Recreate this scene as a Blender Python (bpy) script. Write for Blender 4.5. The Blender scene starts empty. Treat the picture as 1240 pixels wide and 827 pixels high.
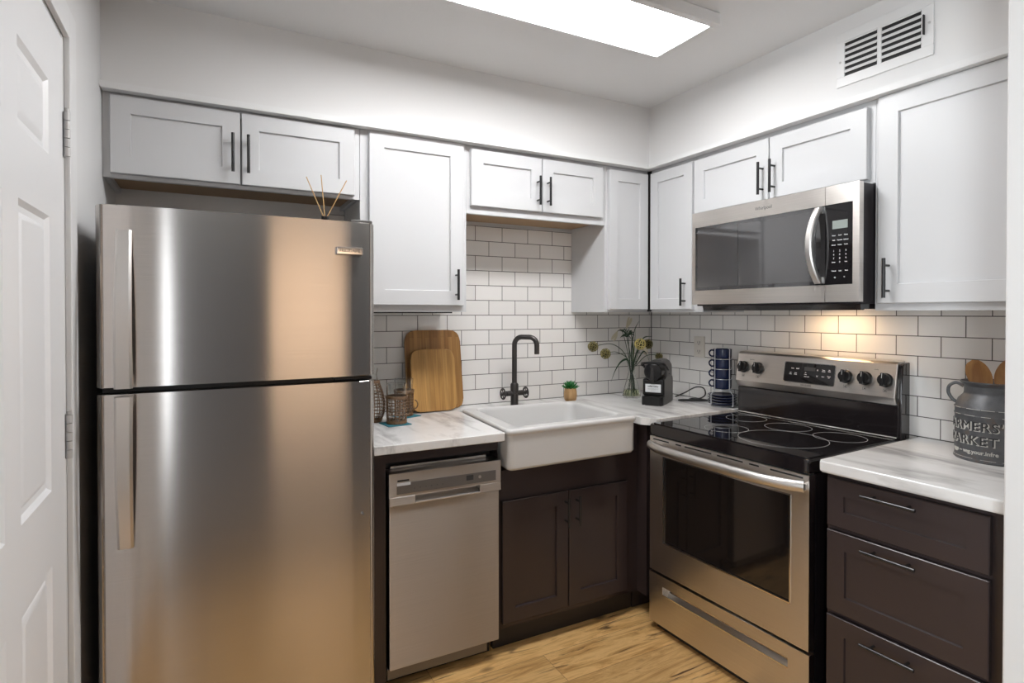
import bpy, bmesh, math, random
from mathutils import Vector, Matrix
random.seed(7)
PI = math.pi
C = bpy.context.scene.collection
SC = bpy.context.scene

# ------------------------------------------------------------------ camera, world, light, exposure
cam_d = bpy.data.cameras.new('camera')
cam = bpy.data.objects.new('camera', cam_d)
C.objects.link(cam)
cam.location = (-2.42034, -2.69472, 1.38770)
cam.rotation_euler = (math.radians(90 - 0.5976), 0, math.radians(-27.589))
cam_d.sensor_width = 36
cam_d.lens = 20.0711
cam_d.shift_x = 0.00638
cam_d.shift_y = -0.02215
cam_d.clip_start = 0.02
SC.camera = cam
SC.view_settings.view_transform = 'Standard'
SC.view_settings.look = 'None'
SC.view_settings.gamma = 1.0
SC.view_settings.use_curve_mapping = False
SC.view_settings.exposure = 0.17

world = bpy.data.worlds.new('world')
SC.world = world
world.use_nodes = True
world.node_tree.nodes['Background'].inputs[0].default_value = (0.80, 0.88, 1.0, 1)
world.node_tree.nodes['Background'].inputs[1].default_value = 1.0

def area_light(name, loc, rot, sx, sy, power, col):
    d = bpy.data.lights.new(name, 'AREA')
    d.shape = 'RECTANGLE'
    d.size, d.size_y = sx, sy
    d.energy = power
    d.color = col
    o = bpy.data.objects.new(name, d)
    o.location = loc
    o.rotation_euler = rot
    C.objects.link(o)
    return o
PANEL = 21.0                                                        # radiance of the kitchen light panel
area_light('fridge_streak_light', (-2.93, -4.98, 1.25), (math.radians(90), 0, 0), 0.13, 2.0, 4.5, (0.90, 0.95, 1.0))  # added strip light, gives the pale streak reflected in the refrigerator door
area_light('fill_light_left', (-4.35, -3.9, 1.35), (0, math.radians(-90), 0), 1.9, 1.7, 170, (0.90, 0.96, 1.0))  # added fill without a window, brightens the right cabinets and wall end
area_light('fill_light_right', (2.25, -4.0, 1.3), (0, math.radians(90), 0), 1.9, 1.6, 45, (0.90, 0.96, 1.0))  # added fill without an opening, brightens the door in the left wall
area_light('hall_light', (-1.22, -5.42, 2.44), (0, 0, 0), 0.8, 0.3, 72, (1.0, 0.70, 0.46))

# ------------------------------------------------------------------ materials
def new_mat(name):
    m = bpy.data.materials.new(name)
    m.use_nodes = True
    return m, m.node_tree.nodes, m.node_tree.links, m.node_tree.nodes['Principled BSDF']

def pbr(name, col, rough=0.5, metal=0.0, **kw):
    m, n, l, b = new_mat(name)
    b.inputs['Base Color'].default_value = (*col, 1)
    b.inputs['Roughness'].default_value = rough
    b.inputs['Metallic'].default_value = metal
    for k, v in kw.items():
        b.inputs[k.replace('_', ' ')].default_value = v
    return m

def coords(n, l, scale=(1, 1, 1), rot=(0, 0, 0), loc=(0, 0, 0)):
    tc = n.new('ShaderNodeTexCoord')
    mp = n.new('ShaderNodeMapping')
    mp.inputs['Scale'].default_value = scale
    mp.inputs['Rotation'].default_value = rot
    mp.inputs['Location'].default_value = loc
    l.new(tc.outputs['Object'], mp.inputs['Vector'])
    return mp.outputs['Vector']

def noise(n, l, vec, scale, detail=3, rough=0.5, dist=0.0):
    t = n.new('ShaderNodeTexNoise')
    t.inputs['Scale'].default_value = scale
    t.inputs['Detail'].default_value = detail
    t.inputs['Roughness'].default_value = rough
    t.inputs['Distortion'].default_value = dist
    l.new(vec, t.inputs['Vector'])
    return t.outputs['Fac']

def ramp(n, l, fac, stops):
    r = n.new('ShaderNodeValToRGB')
    e = r.color_ramp.elements
    while len(e) < len(stops):
        e.new(0.5)
    for k, (p, c) in enumerate(stops):
        e[k].position = p
        e[k].color = (*c, 1) if len(c) == 3 else c
    l.new(fac, r.inputs['Fac'])
    return r.outputs['Color']

def mix(n, l, fac, a, b, mode='MIX'):
    x = n.new('ShaderNodeMix')
    x.data_type = 'RGBA'
    x.blend_type = mode
    for s, v in ((0, fac), (6, a), (7, b)):
        if hasattr(v, 'is_linked'):
            l.new(v, x.inputs[s])
        elif s == 0:
            x.inputs[0].default_value = v
        else:
            x.inputs[s].default_value = (*v, 1)
    return x.outputs[2]

def bump(n, l, b, h, strength=0.2, dist=0.002):
    u = n.new('ShaderNodeBump')
    u.inputs['Strength'].default_value = strength
    u.inputs['Distance'].default_value = dist
    l.new(h, u.inputs['Height'])
    l.new(u.outputs['Normal'], b.inputs['Normal'])

def paint(name, col, rough, bscale=180, bstr=0.06):
    m, n, l, b = new_mat(name)
    b.inputs['Base Color'].default_value = (*col, 1)
    b.inputs['Roughness'].default_value = rough
    bump(n, l, b, noise(n, l, coords(n, l), bscale, 3), bstr, 0.001)
    return m

M = {}
M['wall'] = paint('wall_paint', (0.78, 0.775, 0.77), 0.6)
M['wall_dim'] = paint('darkened_dining_wall', (0.07, 0.066, 0.066), 0.7)  # unseen dining walls, coloured dark so the refrigerator reflects a dim room
M['ceiling'] = paint('ceiling_texture_paint', (0.80, 0.80, 0.80), 0.8, 90, 0.5)
M['trim'] = paint('trim_paint', (0.80, 0.80, 0.80), 0.4)
M['door'] = paint('door_paint', (0.86, 0.86, 0.87), 0.35, 60, 0.03)
M['cab'] = paint('white_cabinet_paint', (0.64, 0.645, 0.655), 0.32, 40, 0.02)
M['plywood'] = paint('cabinet_underside_wood', (0.42, 0.28, 0.16), 0.6, 60, 0.1)
M['dark'] = paint('espresso_wood', (0.041, 0.0295, 0.030), 0.27, 60, 0.03)
M['toe'] = pbr('toe_kick_black', (0.016, 0.012, 0.012), 0.5)
M['black'] = pbr('satin_black_metal', (0.018, 0.017, 0.018), 0.24, 0.0)
M['blackplastic'] = pbr('black_plastic', (0.012, 0.0115, 0.012), 0.28, Specular_IOR_Level=0.32)
M['enamel'] = pbr('black_enamel', (0.013, 0.010, 0.011), 0.09, IOR=1.7)
M['blackglass'] = pbr('black_glass', (0.010, 0.009, 0.010), 0.03)
M['cooktop'] = pbr('ceramic_glass_cooktop', (0.010, 0.009, 0.010), 0.025, IOR=1.7)
M['ringline'] = pbr('burner_ring_print', (0.55, 0.55, 0.55), 0.3)
M['porcelain'] = pbr('white_fireclay', (0.665, 0.66, 0.65), 0.12)
M['gunmetal'] = pbr('gunmetal_faucet', (0.085, 0.08, 0.078), 0.38, 0.85)
M['lettergrey'] = pbr('grey_print', (0.12, 0.115, 0.11), 0.5)
M['letterwhite'] = pbr('white_print', (0.75, 0.75, 0.75), 0.5)
M['sticker'] = pbr('paper_sticker', (0.72, 0.74, 0.76), 0.5)
M['lcd'] = pbr('lcd_glass', (0.30, 0.34, 0.32), 0.2)
M['lcddark'] = pbr('dark_lcd_glass', (0.06, 0.06, 0.06), 0.15)
M['hinge'] = pbr('painted_hinge', (0.55, 0.54, 0.53), 0.4, 0.3)
M['navy'] = pbr('navy_glaze', (0.010, 0.017, 0.055), 0.11)
M['rackwire'] = pbr('grey_rack_wire', (0.60, 0.62, 0.66), 0.3, 0.5)
M['outlet'] = pbr('ivory_outlet', (0.74, 0.70, 0.64), 0.35)
M['slot'] = pbr('dark_slot', (0.02, 0.02, 0.02), 0.6)
M['ventwhite'] = pbr('vent_paint', (0.78, 0.78, 0.78), 0.4)
M['teal'] = paint('teal_felt', (0.03, 0.16, 0.20), 0.9, 500, 0.4)
M['leaf'] = pbr('dark_green_leaf', (0.020, 0.055, 0.024), 0.45)
M['leafpale'] = pbr('pale_green_leaf', (0.16, 0.22, 0.09), 0.5)
M['succulent'] = pbr('succulent_leaf', (0.018, 0.17, 0.035), 0.4)
M['petal'] = pbr('cream_petal', (0.66, 0.61, 0.46), 0.5)
M['greytank'] = pbr('grey_coffee_plastic', (0.085, 0.081, 0.078), 0.4)
M['cord'] = pbr('black_rubber_cord', (0.015, 0.014, 0.014), 0.45)
M['reed'] = paint('reed_wood', (0.55, 0.33, 0.13), 0.6)
M['grout'] = pbr('grey_caulk', (0.10, 0.095, 0.09), 0.7)

def steel(name, base, rough, aniso=0.75, streak=0.05, axis='Z'):
    m, n, l, b = new_mat(name)
    b.inputs['Metallic'].default_value = 1.0
    v = coords(n, l, (3, 3, 900))
    f = noise(n, l, v, 1.0, 2)
    l.new(ramp(n, l, f, [(0.3, tuple(c * (1 - streak) for c in base)), (0.7, tuple(min(1, c * (1 + streak)) for c in base))]), b.inputs['Base Color'])
    b.inputs['Roughness'].default_value = rough
    b.inputs['Anisotropic'].default_value = aniso
    b.inputs['Anisotropic Rotation'].default_value = 0.25
    t = n.new('ShaderNodeTangent')
    t.direction_type = 'RADIAL'
    t.axis = axis
    l.new(t.outputs['Tangent'], b.inputs['Tangent'])
    return m
M['steel'] = steel('brushed_stainless', (0.56, 0.53, 0.505), 0.18, 1.0)
M['steelflat'] = steel('satin_stainless', (0.52, 0.49, 0.465), 0.36, 1.0)
M['steelrange'] = steel('range_stainless', (0.76, 0.72, 0.68), 0.32, 0.85)
M['chrome'] = pbr('polished_trim', (0.75, 0.73, 0.71), 0.18, 1.0)
M['steelbar'] = pbr('handle_stainless', (0.72, 0.695, 0.67), 0.36, 1.0)

def glass(name, col=(1, 1, 1), rough=0.0, ior=1.45):
    m, n, l, b = new_mat(name)
    b.inputs['Base Color'].default_value = (*col, 1)
    b.inputs['Roughness'].default_value = rough
    b.inputs['IOR'].default_value = ior
    b.inputs['Transmission Weight'].default_value = 1.0
    return m
M['glass'] = glass('clear_glass', (0.97, 0.98, 0.97))
M['water'] = glass('vase_water', (0.80, 0.86, 0.55), 0, 1.33)
M['ovenglass'] = pbr('oven_door_glass', (0.013, 0.010, 0.009), 0.05, IOR=1.6)
M['mwglass'] = pbr('microwave_door_glass', (0.035, 0.034, 0.036), 0.05, IOR=2.0)

def tile_mat(name, horiz, off):
    m, n, l, b = new_mat(name)
    tc = n.new('ShaderNodeTexCoord')
    sx = n.new('ShaderNodeSeparateXYZ')
    cb = n.new('ShaderNodeCombineXYZ')
    l.new(tc.outputs['Object'], sx.inputs[0])
    a1 = n.new('ShaderNodeMath'); a1.operation = 'SUBTRACT'; a1.inputs[1].default_value = off
    a2 = n.new('ShaderNodeMath'); a2.operation = 'SUBTRACT'; a2.inputs[1].default_value = 0.914
    l.new(sx.outputs[horiz], a1.inputs[0])
    l.new(sx.outputs['Z'], a2.inputs[0])
    l.new(a1.outputs[0], cb.inputs['X'])
    l.new(a2.outputs[0], cb.inputs['Y'])
    br = n.new('ShaderNodeTexBrick')
    br.offset = 0.5
    br.offset_frequency = 2
    br.inputs['Scale'].default_value = 1.0
    br.inputs['Brick Width'].default_value = 0.1558
    br.inputs['Row Height'].default_value = 0.07694
    br.inputs['Mortar Size'].default_value = 0.0017
    br.inputs['Mortar Smooth'].default_value = 0.15
    br.inputs['Color1'].default_value = (0.84, 0.818, 0.792, 1)
    br.inputs['Color2'].default_value = (0.88, 0.858, 0.832, 1)
    br.inputs['Mortar'].default_value = (0.085, 0.075, 0.070, 1)
    l.new(cb.outputs[0], br.inputs['Vector'])
    l.new(br.outputs['Color'], b.inputs['Base Color'])
    r = ramp(n, l, br.outputs['Fac'], [(0.0, (0.16,) * 3), (1.0, (0.8,) * 3)])
    l.new(r, b.inputs['Roughness'])
    inv = n.new('ShaderNodeMath'); inv.operation = 'SUBTRACT'; inv.inputs[0].default_value = 1.0
    l.new(br.outputs['Fac'], inv.inputs[1])
    bump(n, l, b, inv.outputs[0], 0.5, 0.0015)
    return m
M['tile_back'] = tile_mat('subway_tile_back', 'X', 0.5225)
M['tile_right'] = tile_mat('subway_tile_right', 'Y', -0.0862)

def marble():
    m, n, l, b = new_mat('white_marble')
    v = coords(n, l, (5.0, 1.1, 3.0), (0, 0, -0.62))
    f = noise(n, l, v, 2.0, 6, 0.58, 0.5)
    c1 = ramp(n, l, f, [(0.32, (0.44, 0.43, 0.43)), (0.44, (0.68, 0.67, 0.66)), (0.52, (0.84, 0.835, 0.825)), (0.66, (0.84, 0.83, 0.82)), (0.80, (0.66, 0.65, 0.64))])
    f2 = noise(n, l, coords(n, l, (1, 1, 1), (0, 0, 0), (3, 1, 0)), 3.0, 5, 0.6, 0.4)
    cl = ramp(n, l, f2, [(0.35, (0.90, 0.895, 0.89)), (0.6, (1, 1, 1))])
    l.new(mix(n, l, 0.9, c1, cl, 'MULTIPLY'), b.inputs['Base Color'])
    b.inputs['Roughness'].default_value = 0.13
    return m
M['marble'] = marble()

def floor_wood():
    m, n, l, b = new_mat('oak_plank_floor')
    v0 = coords(n, l, (1, 1, 1))
    br = n.new('ShaderNodeTexBrick')
    br.offset = 0.37
    br.offset_frequency = 2
    for k, val in (('Scale', 1.0), ('Brick Width', 1.22), ('Row Height', 0.182), ('Mortar Size', 0.0009), ('Mortar Smooth', 0.1), ('Bias', 0.0)):
        br.inputs[k].default_value = val
    br.inputs['Color1'].default_value = (0, 0, 0, 1)
    br.inputs['Color2'].default_value = (1, 1, 1, 1)
    br.inputs['Mortar'].default_value = (0.5, 0.5, 0.5, 1)
    l.new(v0, br.inputs['Vector'])
    # per-plank shift of the grain
    add = n.new('ShaderNodeVectorMath'); add.operation = 'MULTIPLY_ADD'
    l.new(br.outputs['Color'], add.inputs[0])
    add.inputs[1].default_value = (7.0, 3.0, 0.0)
    l.new(v0, add.inputs[2])
    mp = n.new('ShaderNodeMapping')
    mp.inputs['Scale'].default_value = (1.1, 9.0, 1.0)
    l.new(add.outputs[0], mp.inputs['Vector'])
    g = noise(n, l, mp.outputs[0], 2.4, 10, 0.70, 1.6)
    base = ramp(n, l, g, [(0.30, (0.34, 0.175, 0.06)), (0.44, (0.60, 0.35, 0.13)), (0.56, (0.78, 0.50, 0.215)), (0.72, (0.52, 0.29, 0.10))])
    pl = ramp(n, l, br.outputs['Color'], [(0.0, (0.82, 0.80, 0.78)), (1.0, (1.08, 1.06, 1.02))])
    base = mix(n, l, 1.0, base, pl, 'MULTIPLY')
    mp2 = n.new('ShaderNodeMapping')
    mp2.inputs['Scale'].default_value = (1.5, 13.0, 1.0)
    l.new(add.outputs[0], mp2.inputs['Vector'])
    crack = noise(n, l, mp2.outputs[0], 1.7, 4, 0.55, 1.1)
    ck = ramp(n, l, crack, [(0.60, (0, 0, 0)), (0.68, (1, 1, 1))])
    base = mix(n, l, ck, base, (0.10, 0.05, 0.022))
    mp3 = n.new('ShaderNodeMapping')
    mp3.inputs['Scale'].default_value = (3.0, 6.0, 1.0)
    l.new(add.outputs[0], mp3.inputs['Vector'])
    vo = n.new('ShaderNodeTexVoronoi')
    vo.inputs['Scale'].default_value = 1.3
    l.new(mp3.outputs[0], vo.inputs['Vector'])
    kn = ramp(n, l, vo.outputs['Distance'], [(0.05, (0.9, 0.9, 0.9)), (0.17, (0, 0, 0))])
    base = mix(n, l, kn, base, (0.13, 0.065, 0.028))
    seam = mix(n, l, br.outputs['Fac'], base, (0.24, 0.13, 0.055))
    l.new(seam, b.inputs['Base Color'])
    b.inputs['Roughness'].default_value = 0.36
    bump(n, l, b, g, 0.06, 0.001)
    return m
M['floor'] = floor_wood()

def bamboo(name, c_lo, c_hi, strip=0.02):
    m, n, l, b = new_mat(name)
    tc = n.new('ShaderNodeTexCoord')
    br = n.new('ShaderNodeTexBrick')
    br.offset = 0.43
    mp = n.new('ShaderNodeMapping')
    mp.inputs['Rotation'].default_value = (PI / 2, 0, PI / 2)
    sx = n.new('ShaderNodeSeparateXYZ'); cb = n.new('ShaderNodeCombineXYZ')
    l.new(tc.outputs['Object'], sx.inputs[0])
    l.new(sx.outputs['Z'], cb.inputs['X']); l.new(sx.outputs['X'], cb.inputs['Y'])
    for k, val in (('Scale', 1.0), ('Brick Width', 0.62), ('Row Height', strip), ('Mortar Size', 0.0004)):
        br.inputs[k].default_value = val
    br.inputs['Color1'].default_value = (*c_lo, 1)
    br.inputs['Color2'].default_value = (*c_hi, 1)
    br.inputs['Mortar'].default_value = (*[x * 0.6 for x in c_lo], 1)
    l.new(cb.outputs[0], br.inputs['Vector'])
    g = noise(n, l, coords(n, l, (60, 60, 4)), 1.5, 4)
    gr = ramp(n, l, g, [(0.3, (0.75, 0.72, 0.7)), (0.7, (1.1, 1.08, 1.05))])
    l.new(mix(n, l, 1.0, br.outputs['Color'], gr, 'MULTIPLY'), b.inputs['Base Color'])
    b.inputs['Roughness'].default_value = 0.42
    return m
M['bamboo'] = bamboo('bamboo_board', (0.27, 0.125, 0.034), (0.42, 0.225, 0.068))
M['bamboo_light'] = bamboo('light_bamboo_board', (0.40, 0.21, 0.060), (0.50, 0.285, 0.09), 0.024)

def woody(name, a, b_, sc=(25, 25, 4)):
    m, n, l, b = new_mat(name)
    f = noise(n, l, coords(n, l, sc), 1.6, 5, 0.6, 1.0)
    l.new(ramp(n, l, f, [(0.3, a), (0.7, b_)]), b.inputs['Base Color'])
    b.inputs['Roughness'].default_value = 0.5
    return m
M['spoonwood'] = woody('spoon_wood', (0.26, 0.115, 0.035), (0.42, 0.215, 0.075))
M['potwood'] = woody('pot_wood', (0.36, 0.20, 0.08), (0.62, 0.40, 0.19))
M['rattan'] = woody('rattan_weave', (0.085, 0.042, 0.017), (0.25, 0.135, 0.06), (120, 120, 120))
M['pod'] = woody('seed_pod', (0.14, 0.12, 0.032), (0.32, 0.265, 0.085), (80, 80, 80))
M['podlight'] = woody('pale_seed_pod', (0.46, 0.37, 0.10), (0.66, 0.56, 0.22), (80, 80, 80))
M['poddark'] = pbr('pod_hollow', (0.03, 0.028, 0.01), 0.8)

def can_mat():
    m, n, l, b = new_mat('weathered_zinc')
    f = noise(n, l, coords(n, l, (1, 1, 1)), 22, 6, 0.65)
    c = ramp(n, l, f, [(0.3, (0.070, 0.073, 0.078)), (0.55, (0.115, 0.118, 0.125)), (0.68, (0.13, 0.10, 0.085)), (0.74, (0.36, 0.35, 0.33))])
    l.new(c, b.inputs['Base Color'])
    b.inputs['Roughness'].default_value = 0.45
    b.inputs['Metallic'].default_value = 0.3
    return m
M['can'] = can_mat()
M['canwear'] = paint('worn_white_paint', (0.55, 0.54, 0.50), 0.6)

def emit(name, col, s):
    m, n, l, b = new_mat(name)
    b.inputs['Base Color'].default_value = (0.8, 0.8, 0.8, 1)
    b.inputs['Emission Color'].default_value = (*col, 1)
    b.inputs['Emission Strength'].default_value = s
    return m
M['panel'] = emit('light_diffuser', (0.985, 0.99, 1.0), PANEL)
M['mwlamp'] = emit('cooktop_lamp', (1.0, 0.66, 0.36), 19)

# ------------------------------------------------------------------ mesh helpers
ORG = {}                                                             # world origin of each thing

class MB:
    def __init__(self):
        self.bm = bmesh.new()
        self.mi = 0
    def _geom(self, verts, faces):
        vs = [self.bm.verts.new(v) for v in verts]
        out = []
        for f in faces:
            try:
                fc = self.bm.faces.new([vs[i] for i in f])
                fc.material_index = self.mi
                out.append(fc)
            except ValueError:
                pass
        return vs, out
    def box(self, x0, x1, y0, y1, z0, z1, r=0.0, seg=2):
        x0, x1 = sorted((x0, x1)); y0, y1 = sorted((y0, y1)); z0, z1 = sorted((z0, z1))
        v = [(x, y, z) for x in (x0, x1) for y in (y0, y1) for z in (z0, z1)]
        f = [(0, 1, 3, 2), (4, 6, 7, 5), (0, 4, 5, 1), (2, 3, 7, 6), (0, 2, 6, 4), (1, 5, 7, 3)]
        vs, fs = self._geom(v, f)
        if r > 0:
            es = list({e for q in fs for e in q.edges})
            bmesh.ops.bevel(self.bm, geom=es, offset=r, segments=seg, profile=0.5, affect='EDGES', clamp_overlap=True)
        return self
    def prism(self, poly, z0, z1, r=0.0, seg=2, axis='z', top_only=False):
        """poly of (a, b); axis z: (x, y); axis y: (x, z) extruded in y; axis x: (y, z) extruded in x"""
        def P(a, b, c):
            return (a, b, c) if axis == 'z' else ((a, c, b) if axis == 'y' else (c, a, b))
        n = len(poly)
        v = [P(a, b, z0) for a, b in poly] + [P(a, b, z1) for a, b in poly]
        f = [tuple(range(n)), tuple(range(n, 2 * n))] + [(i, (i + 1) % n, n + (i + 1) % n, n + i) for i in range(n)]
        vs, fs = self._geom(v, f)
        if r > 0:
            es = set(fs[1].edges) if top_only else (set(fs[0].edges) | set(fs[1].edges))
            bmesh.ops.bevel(self.bm, geom=list(es), offset=r, segments=seg, profile=0.5, affect='EDGES', clamp_overlap=True)
        return self
    def lathe(self, prof, c=(0, 0, 0), n=32, closed=False, M4=None):
        """prof of (r, z) about z through c"""
        vs = []
        for r, z in prof:
            ring = []
            if r < 1e-6:
                ring = [self.bm.verts.new((c[0], c[1], c[2] + z))] * n
            else:
                ring = [self.bm.verts.new((c[0] + r * math.cos(2 * PI * k / n), c[1] + r * math.sin(2 * PI * k / n), c[2] + z)) for k in range(n)]
            vs.append(ring)
        pairs = list(zip(vs, vs[1:])) + ([(vs[-1], vs[0])] if closed else [])
        for a, b in pairs:
            for k in range(n):
                q = []
                for w in (a[k], a[(k + 1) % n], b[(k + 1) % n], b[k]):
                    if w not in q:
                        q.append(w)
                if len(q) > 2:
                    try:
                        self.bm.faces.new(q).material_index = self.mi
                    except ValueError:
                        pass
        if M4 is not None:
            done = {w for r in vs for w in r}
            for w in done:
                w.co = M4 @ w.co
        return self
    def tube(self, pts, rad, n=10, caps=True, flat=1.0):
        pts = [Vector(p) for p in pts]
        m = len(pts)
        rads = rad if isinstance(rad, (list, tuple)) else [rad] * m
        up = None
        rings = []
        for i, p in enumerate(pts):
            t = (pts[min(i + 1, m - 1)] - pts[max(i - 1, 0)])
            if t.length < 1e-9:
                t = Vector((0, 0, 1))
            t.normalize()
            if up is None:
                up = Vector((0, 0, 1)) if abs(t.z) < 0.9 else Vector((1, 0, 0))
            a = t.cross(up)
            if a.length < 1e-6:
                a = t.cross(Vector((0, 1, 0)))
            a.normalize()
            b = a.cross(t).normalized()
            up = b
            rings.append([self.bm.verts.new(p + (a * math.cos(2 * PI * k / n) + b * math.sin(2 * PI * k / n) * flat) * rads[i]) for k in range(n)])
        for r0, r1 in zip(rings, rings[1:]):
            for k in range(n):
                self.bm.faces.new((r0[k], r0[(k + 1) % n], r1[(k + 1) % n], r1[k])).material_index = self.mi
        if caps:
            self.bm.faces.new(rings[0]).material_index = self.mi
            self.bm.faces.new(rings[-1]).material_index = self.mi
        return self
    def cyl(self, p0, p1, r, n=20, r1=None):
        return self.tube([p0, p1], [r, r if r1 is None else r1], n)
    def torus(self, c, R, r, axis='z', n=32, k=8):
        pts = []
        for i in range(n + 1):
            a = 2 * PI * i / n
            d = {'z': (math.cos(a), math.sin(a), 0), 'x': (0, math.cos(a), math.sin(a)), 'y': (math.cos(a), 0, math.sin(a))}[axis]
            pts.append((c[0] + R * d[0], c[1] + R * d[1], c[2] + R * d[2]))
        return self.tube(pts, r, k, caps=False)
    def ball(self, c, r, sub=2, sc=(1, 1, 1)):
        res = bmesh.ops.create_icosphere(self.bm, subdivisions=sub, radius=1.0)
        for v in res['verts']:
            v.co = Vector((c[0] + v.co.x * r * sc[0], c[1] + v.co.y * r * sc[1], c[2] + v.co.z * r * sc[2]))
        for f in {f for v in res['verts'] for f in v.link_faces}:
            f.material_index = self.mi
        return self
    def door(self, T, u0, u1, v0, v1, th=0.02, stile=0.06, rec=0.0095):
        """shaker door; T maps (u, v, w) to the room, w outward; back at w = -th, face at w = 0"""
        def rect(a0, a1, b0, b1, w):
            return [T(a0, b0, w), T(a1, b0, w), T(a1, b1, w), T(a0, b1, w)]
        c = 0.0022
        s = stile
        rings = [rect(u0, u1, v0, v1, -th), rect(u0, u1, v0, v1, -c), rect(u0 + c, u1 - c, v0 + c, v1 - c, 0),
                 rect(u0 + s, u1 - s, v0 + s, v1 - s, 0), rect(u0 + s + 0.002, u1 - s - 0.002, v0 + s + 0.002, v1 - s - 0.002, -rec)]
        R = [[self.bm.verts.new(p) for p in r] for r in rings]
        self.bm.faces.new(R[0])
        for a, b in zip(R, R[1:]):
            for k in range(4):
                self.bm.faces.new((a[k], a[(k + 1) % 4], b[(k + 1) % 4], b[k]))
        self.bm.faces.new(R[-1])
        return self
    def pull(self, T, u, v, L, vertical=True, out=0.032, r=0.0058, post=None):
        """round bar pull centred at (u, v)"""
        h = L / 2
        ps = post or L * 0.32
        if vertical:
            self.cyl(T(u, v - h, out), T(u, v + h, out), r, 14)
            for s in (-ps, ps):
                self.cyl(T(u, v + s, 0), T(u, v + s, out), 0.0042, 10)
        else:
            self.cyl(T(u - h, v, out), T(u + h, v, out), r, 14)
            for s in (-ps, ps):
                self.cyl(T(u + s, v, 0), T(u + s, v, out), 0.0042, 10)
        return self
    def text(self, s, size, ext=0.0006, M4=None, warp=None, align='CENTER', sx=1.0, bold=0.0, space=1.0):
        cu = bpy.data.curves.new('lettering', 'FONT')
        cu.body = s
        cu.size = size
        cu.extrude = ext
        cu.align_x = align
        cu.align_y = 'CENTER'
        cu.offset = bold
        cu.space_character = space
        cu.resolution_u = 3
        o = bpy.data.objects.new('lettering', cu)
        C.objects.link(o)
        dg = bpy.context.evaluated_depsgraph_get()
        me = bpy.data.meshes.new_from_object(o.evaluated_get(dg))
        bpy.data.objects.remove(o)
        bpy.data.curves.remove(cu)
        vs = []
        for v in me.vertices:
            p = Vector((v.co.x * sx, v.co.y, v.co.z))
            if warp:
                p = Vector(warp(p))
            if M4 is not None:
                p = M4 @ p
            vs.append(self.bm.verts.new(p))
        for p in me.polygons:
            try:
                self.bm.faces.new([vs[i] for i in p.vertices]).material_index = self.mi
            except ValueError:
                pass
        bpy.data.meshes.remove(me)
        return self
    def xf(self, M4):
        bmesh.ops.transform(self.bm, matrix=M4, verts=self.bm.verts)
        return self
    def build(self, name, mats, parent=None, local=False, smooth=True, sharp=0.6, merge=False):
        bm = self.bm
        if merge:
            bmesh.ops.remove_doubles(bm, verts=bm.verts, dist=1e-6)
        bmesh.ops.recalc_face_normals(bm, faces=bm.faces)
        if parent is not None and not local:
            bmesh.ops.transform(bm, matrix=ORG[parent.name].inverted(), verts=bm.verts)
        if smooth:
            for f in bm.faces:
                f.smooth = True
            for e in bm.edges:
                if len(e.link_faces) == 2 and e.calc_face_angle(0) > sharp:
                    e.smooth = False
        me = bpy.data.meshes.new(name)
        bm.to_mesh(me)
        bm.free()
        for m in (mats if isinstance(mats, (list, tuple)) else [mats]):
            me.materials.append(m)
        o = bpy.data.objects.new(name, me)
        C.objects.link(o)
        if smooth:
            wn = o.modifiers.new('weighted_normals', 'WEIGHTED_NORMAL')
            wn.weight = 100
            wn.keep_sharp = True
        if parent is not None:
            o.parent = parent
            ORG[o.name] = ORG[parent.name]
        else:
            ORG[o.name] = Matrix.Identity(4)
        return o

def tag(o, label, cat, group=None):
    o['label'] = label
    o['category'] = cat
    if group:
        o['group'] = group
    return o

def thing(name, label, cat, loc=(0, 0, 0), rotz=0.0, group=None):
    o = bpy.data.objects.new(name, None)
    o.empty_display_size = 0.05
    C.objects.link(o)
    o.location = loc
    o.rotation_euler = (0, 0, rotz)
    ORG[o.name] = Matrix.Translation(loc) @ Matrix.Rotation(rotz, 4, 'Z')
    return tag(o, label, cat, group)

def struct(name, mb, mat, parent=None, **kw):
    o = mb.build(name, mat, parent, **kw)
    if parent is None:
        o['kind'] = 'structure'
    return o

def dup(root, loc, rotz=None, label=None):
    r = root.copy()
    C.objects.link(r)
    r.location = loc
    if rotz is not None:
        r.rotation_euler = (0, 0, rotz)
    if label:
        r['label'] = label
    for ch in list(root.children):
        c = ch.copy()
        C.objects.link(c)
        c.parent = r
        for g in ch.children:
            d = g.copy()
            C.objects.link(d)
            d.parent = c
    return r

def arc(c, r, a0, a1, n, f):
    return [f(c[0] + r * math.cos(a0 + (a1 - a0) * k / n), c[1] + r * math.sin(a0 + (a1 - a0) * k / n)) for k in range(n + 1)]

def rpoly(pts, r, seg=5):
    """polygon with rounded corners; r a number or one per corner"""
    out = []
    n = len(pts)
    for i in range(n):
        p = Vector(pts[i]); a = Vector(pts[i - 1]) - p; b = Vector(pts[(i + 1) % n]) - p
        rr = r[i] if isinstance(r, (list, tuple)) else r
        if rr <= 0:
            out.append(tuple(p)); continue
        rr = min(rr, a.length * 0.49, b.length * 0.49)
        s, e = p + a.normalized() * rr, p + b.normalized() * rr
        for k in range(seg + 1):
            t = k / seg
            q = s * (1 - t) ** 2 + p * 2 * t * (1 - t) * 1.0 + e * t * t
            out.append((q.x, q.y))
    return out

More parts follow.
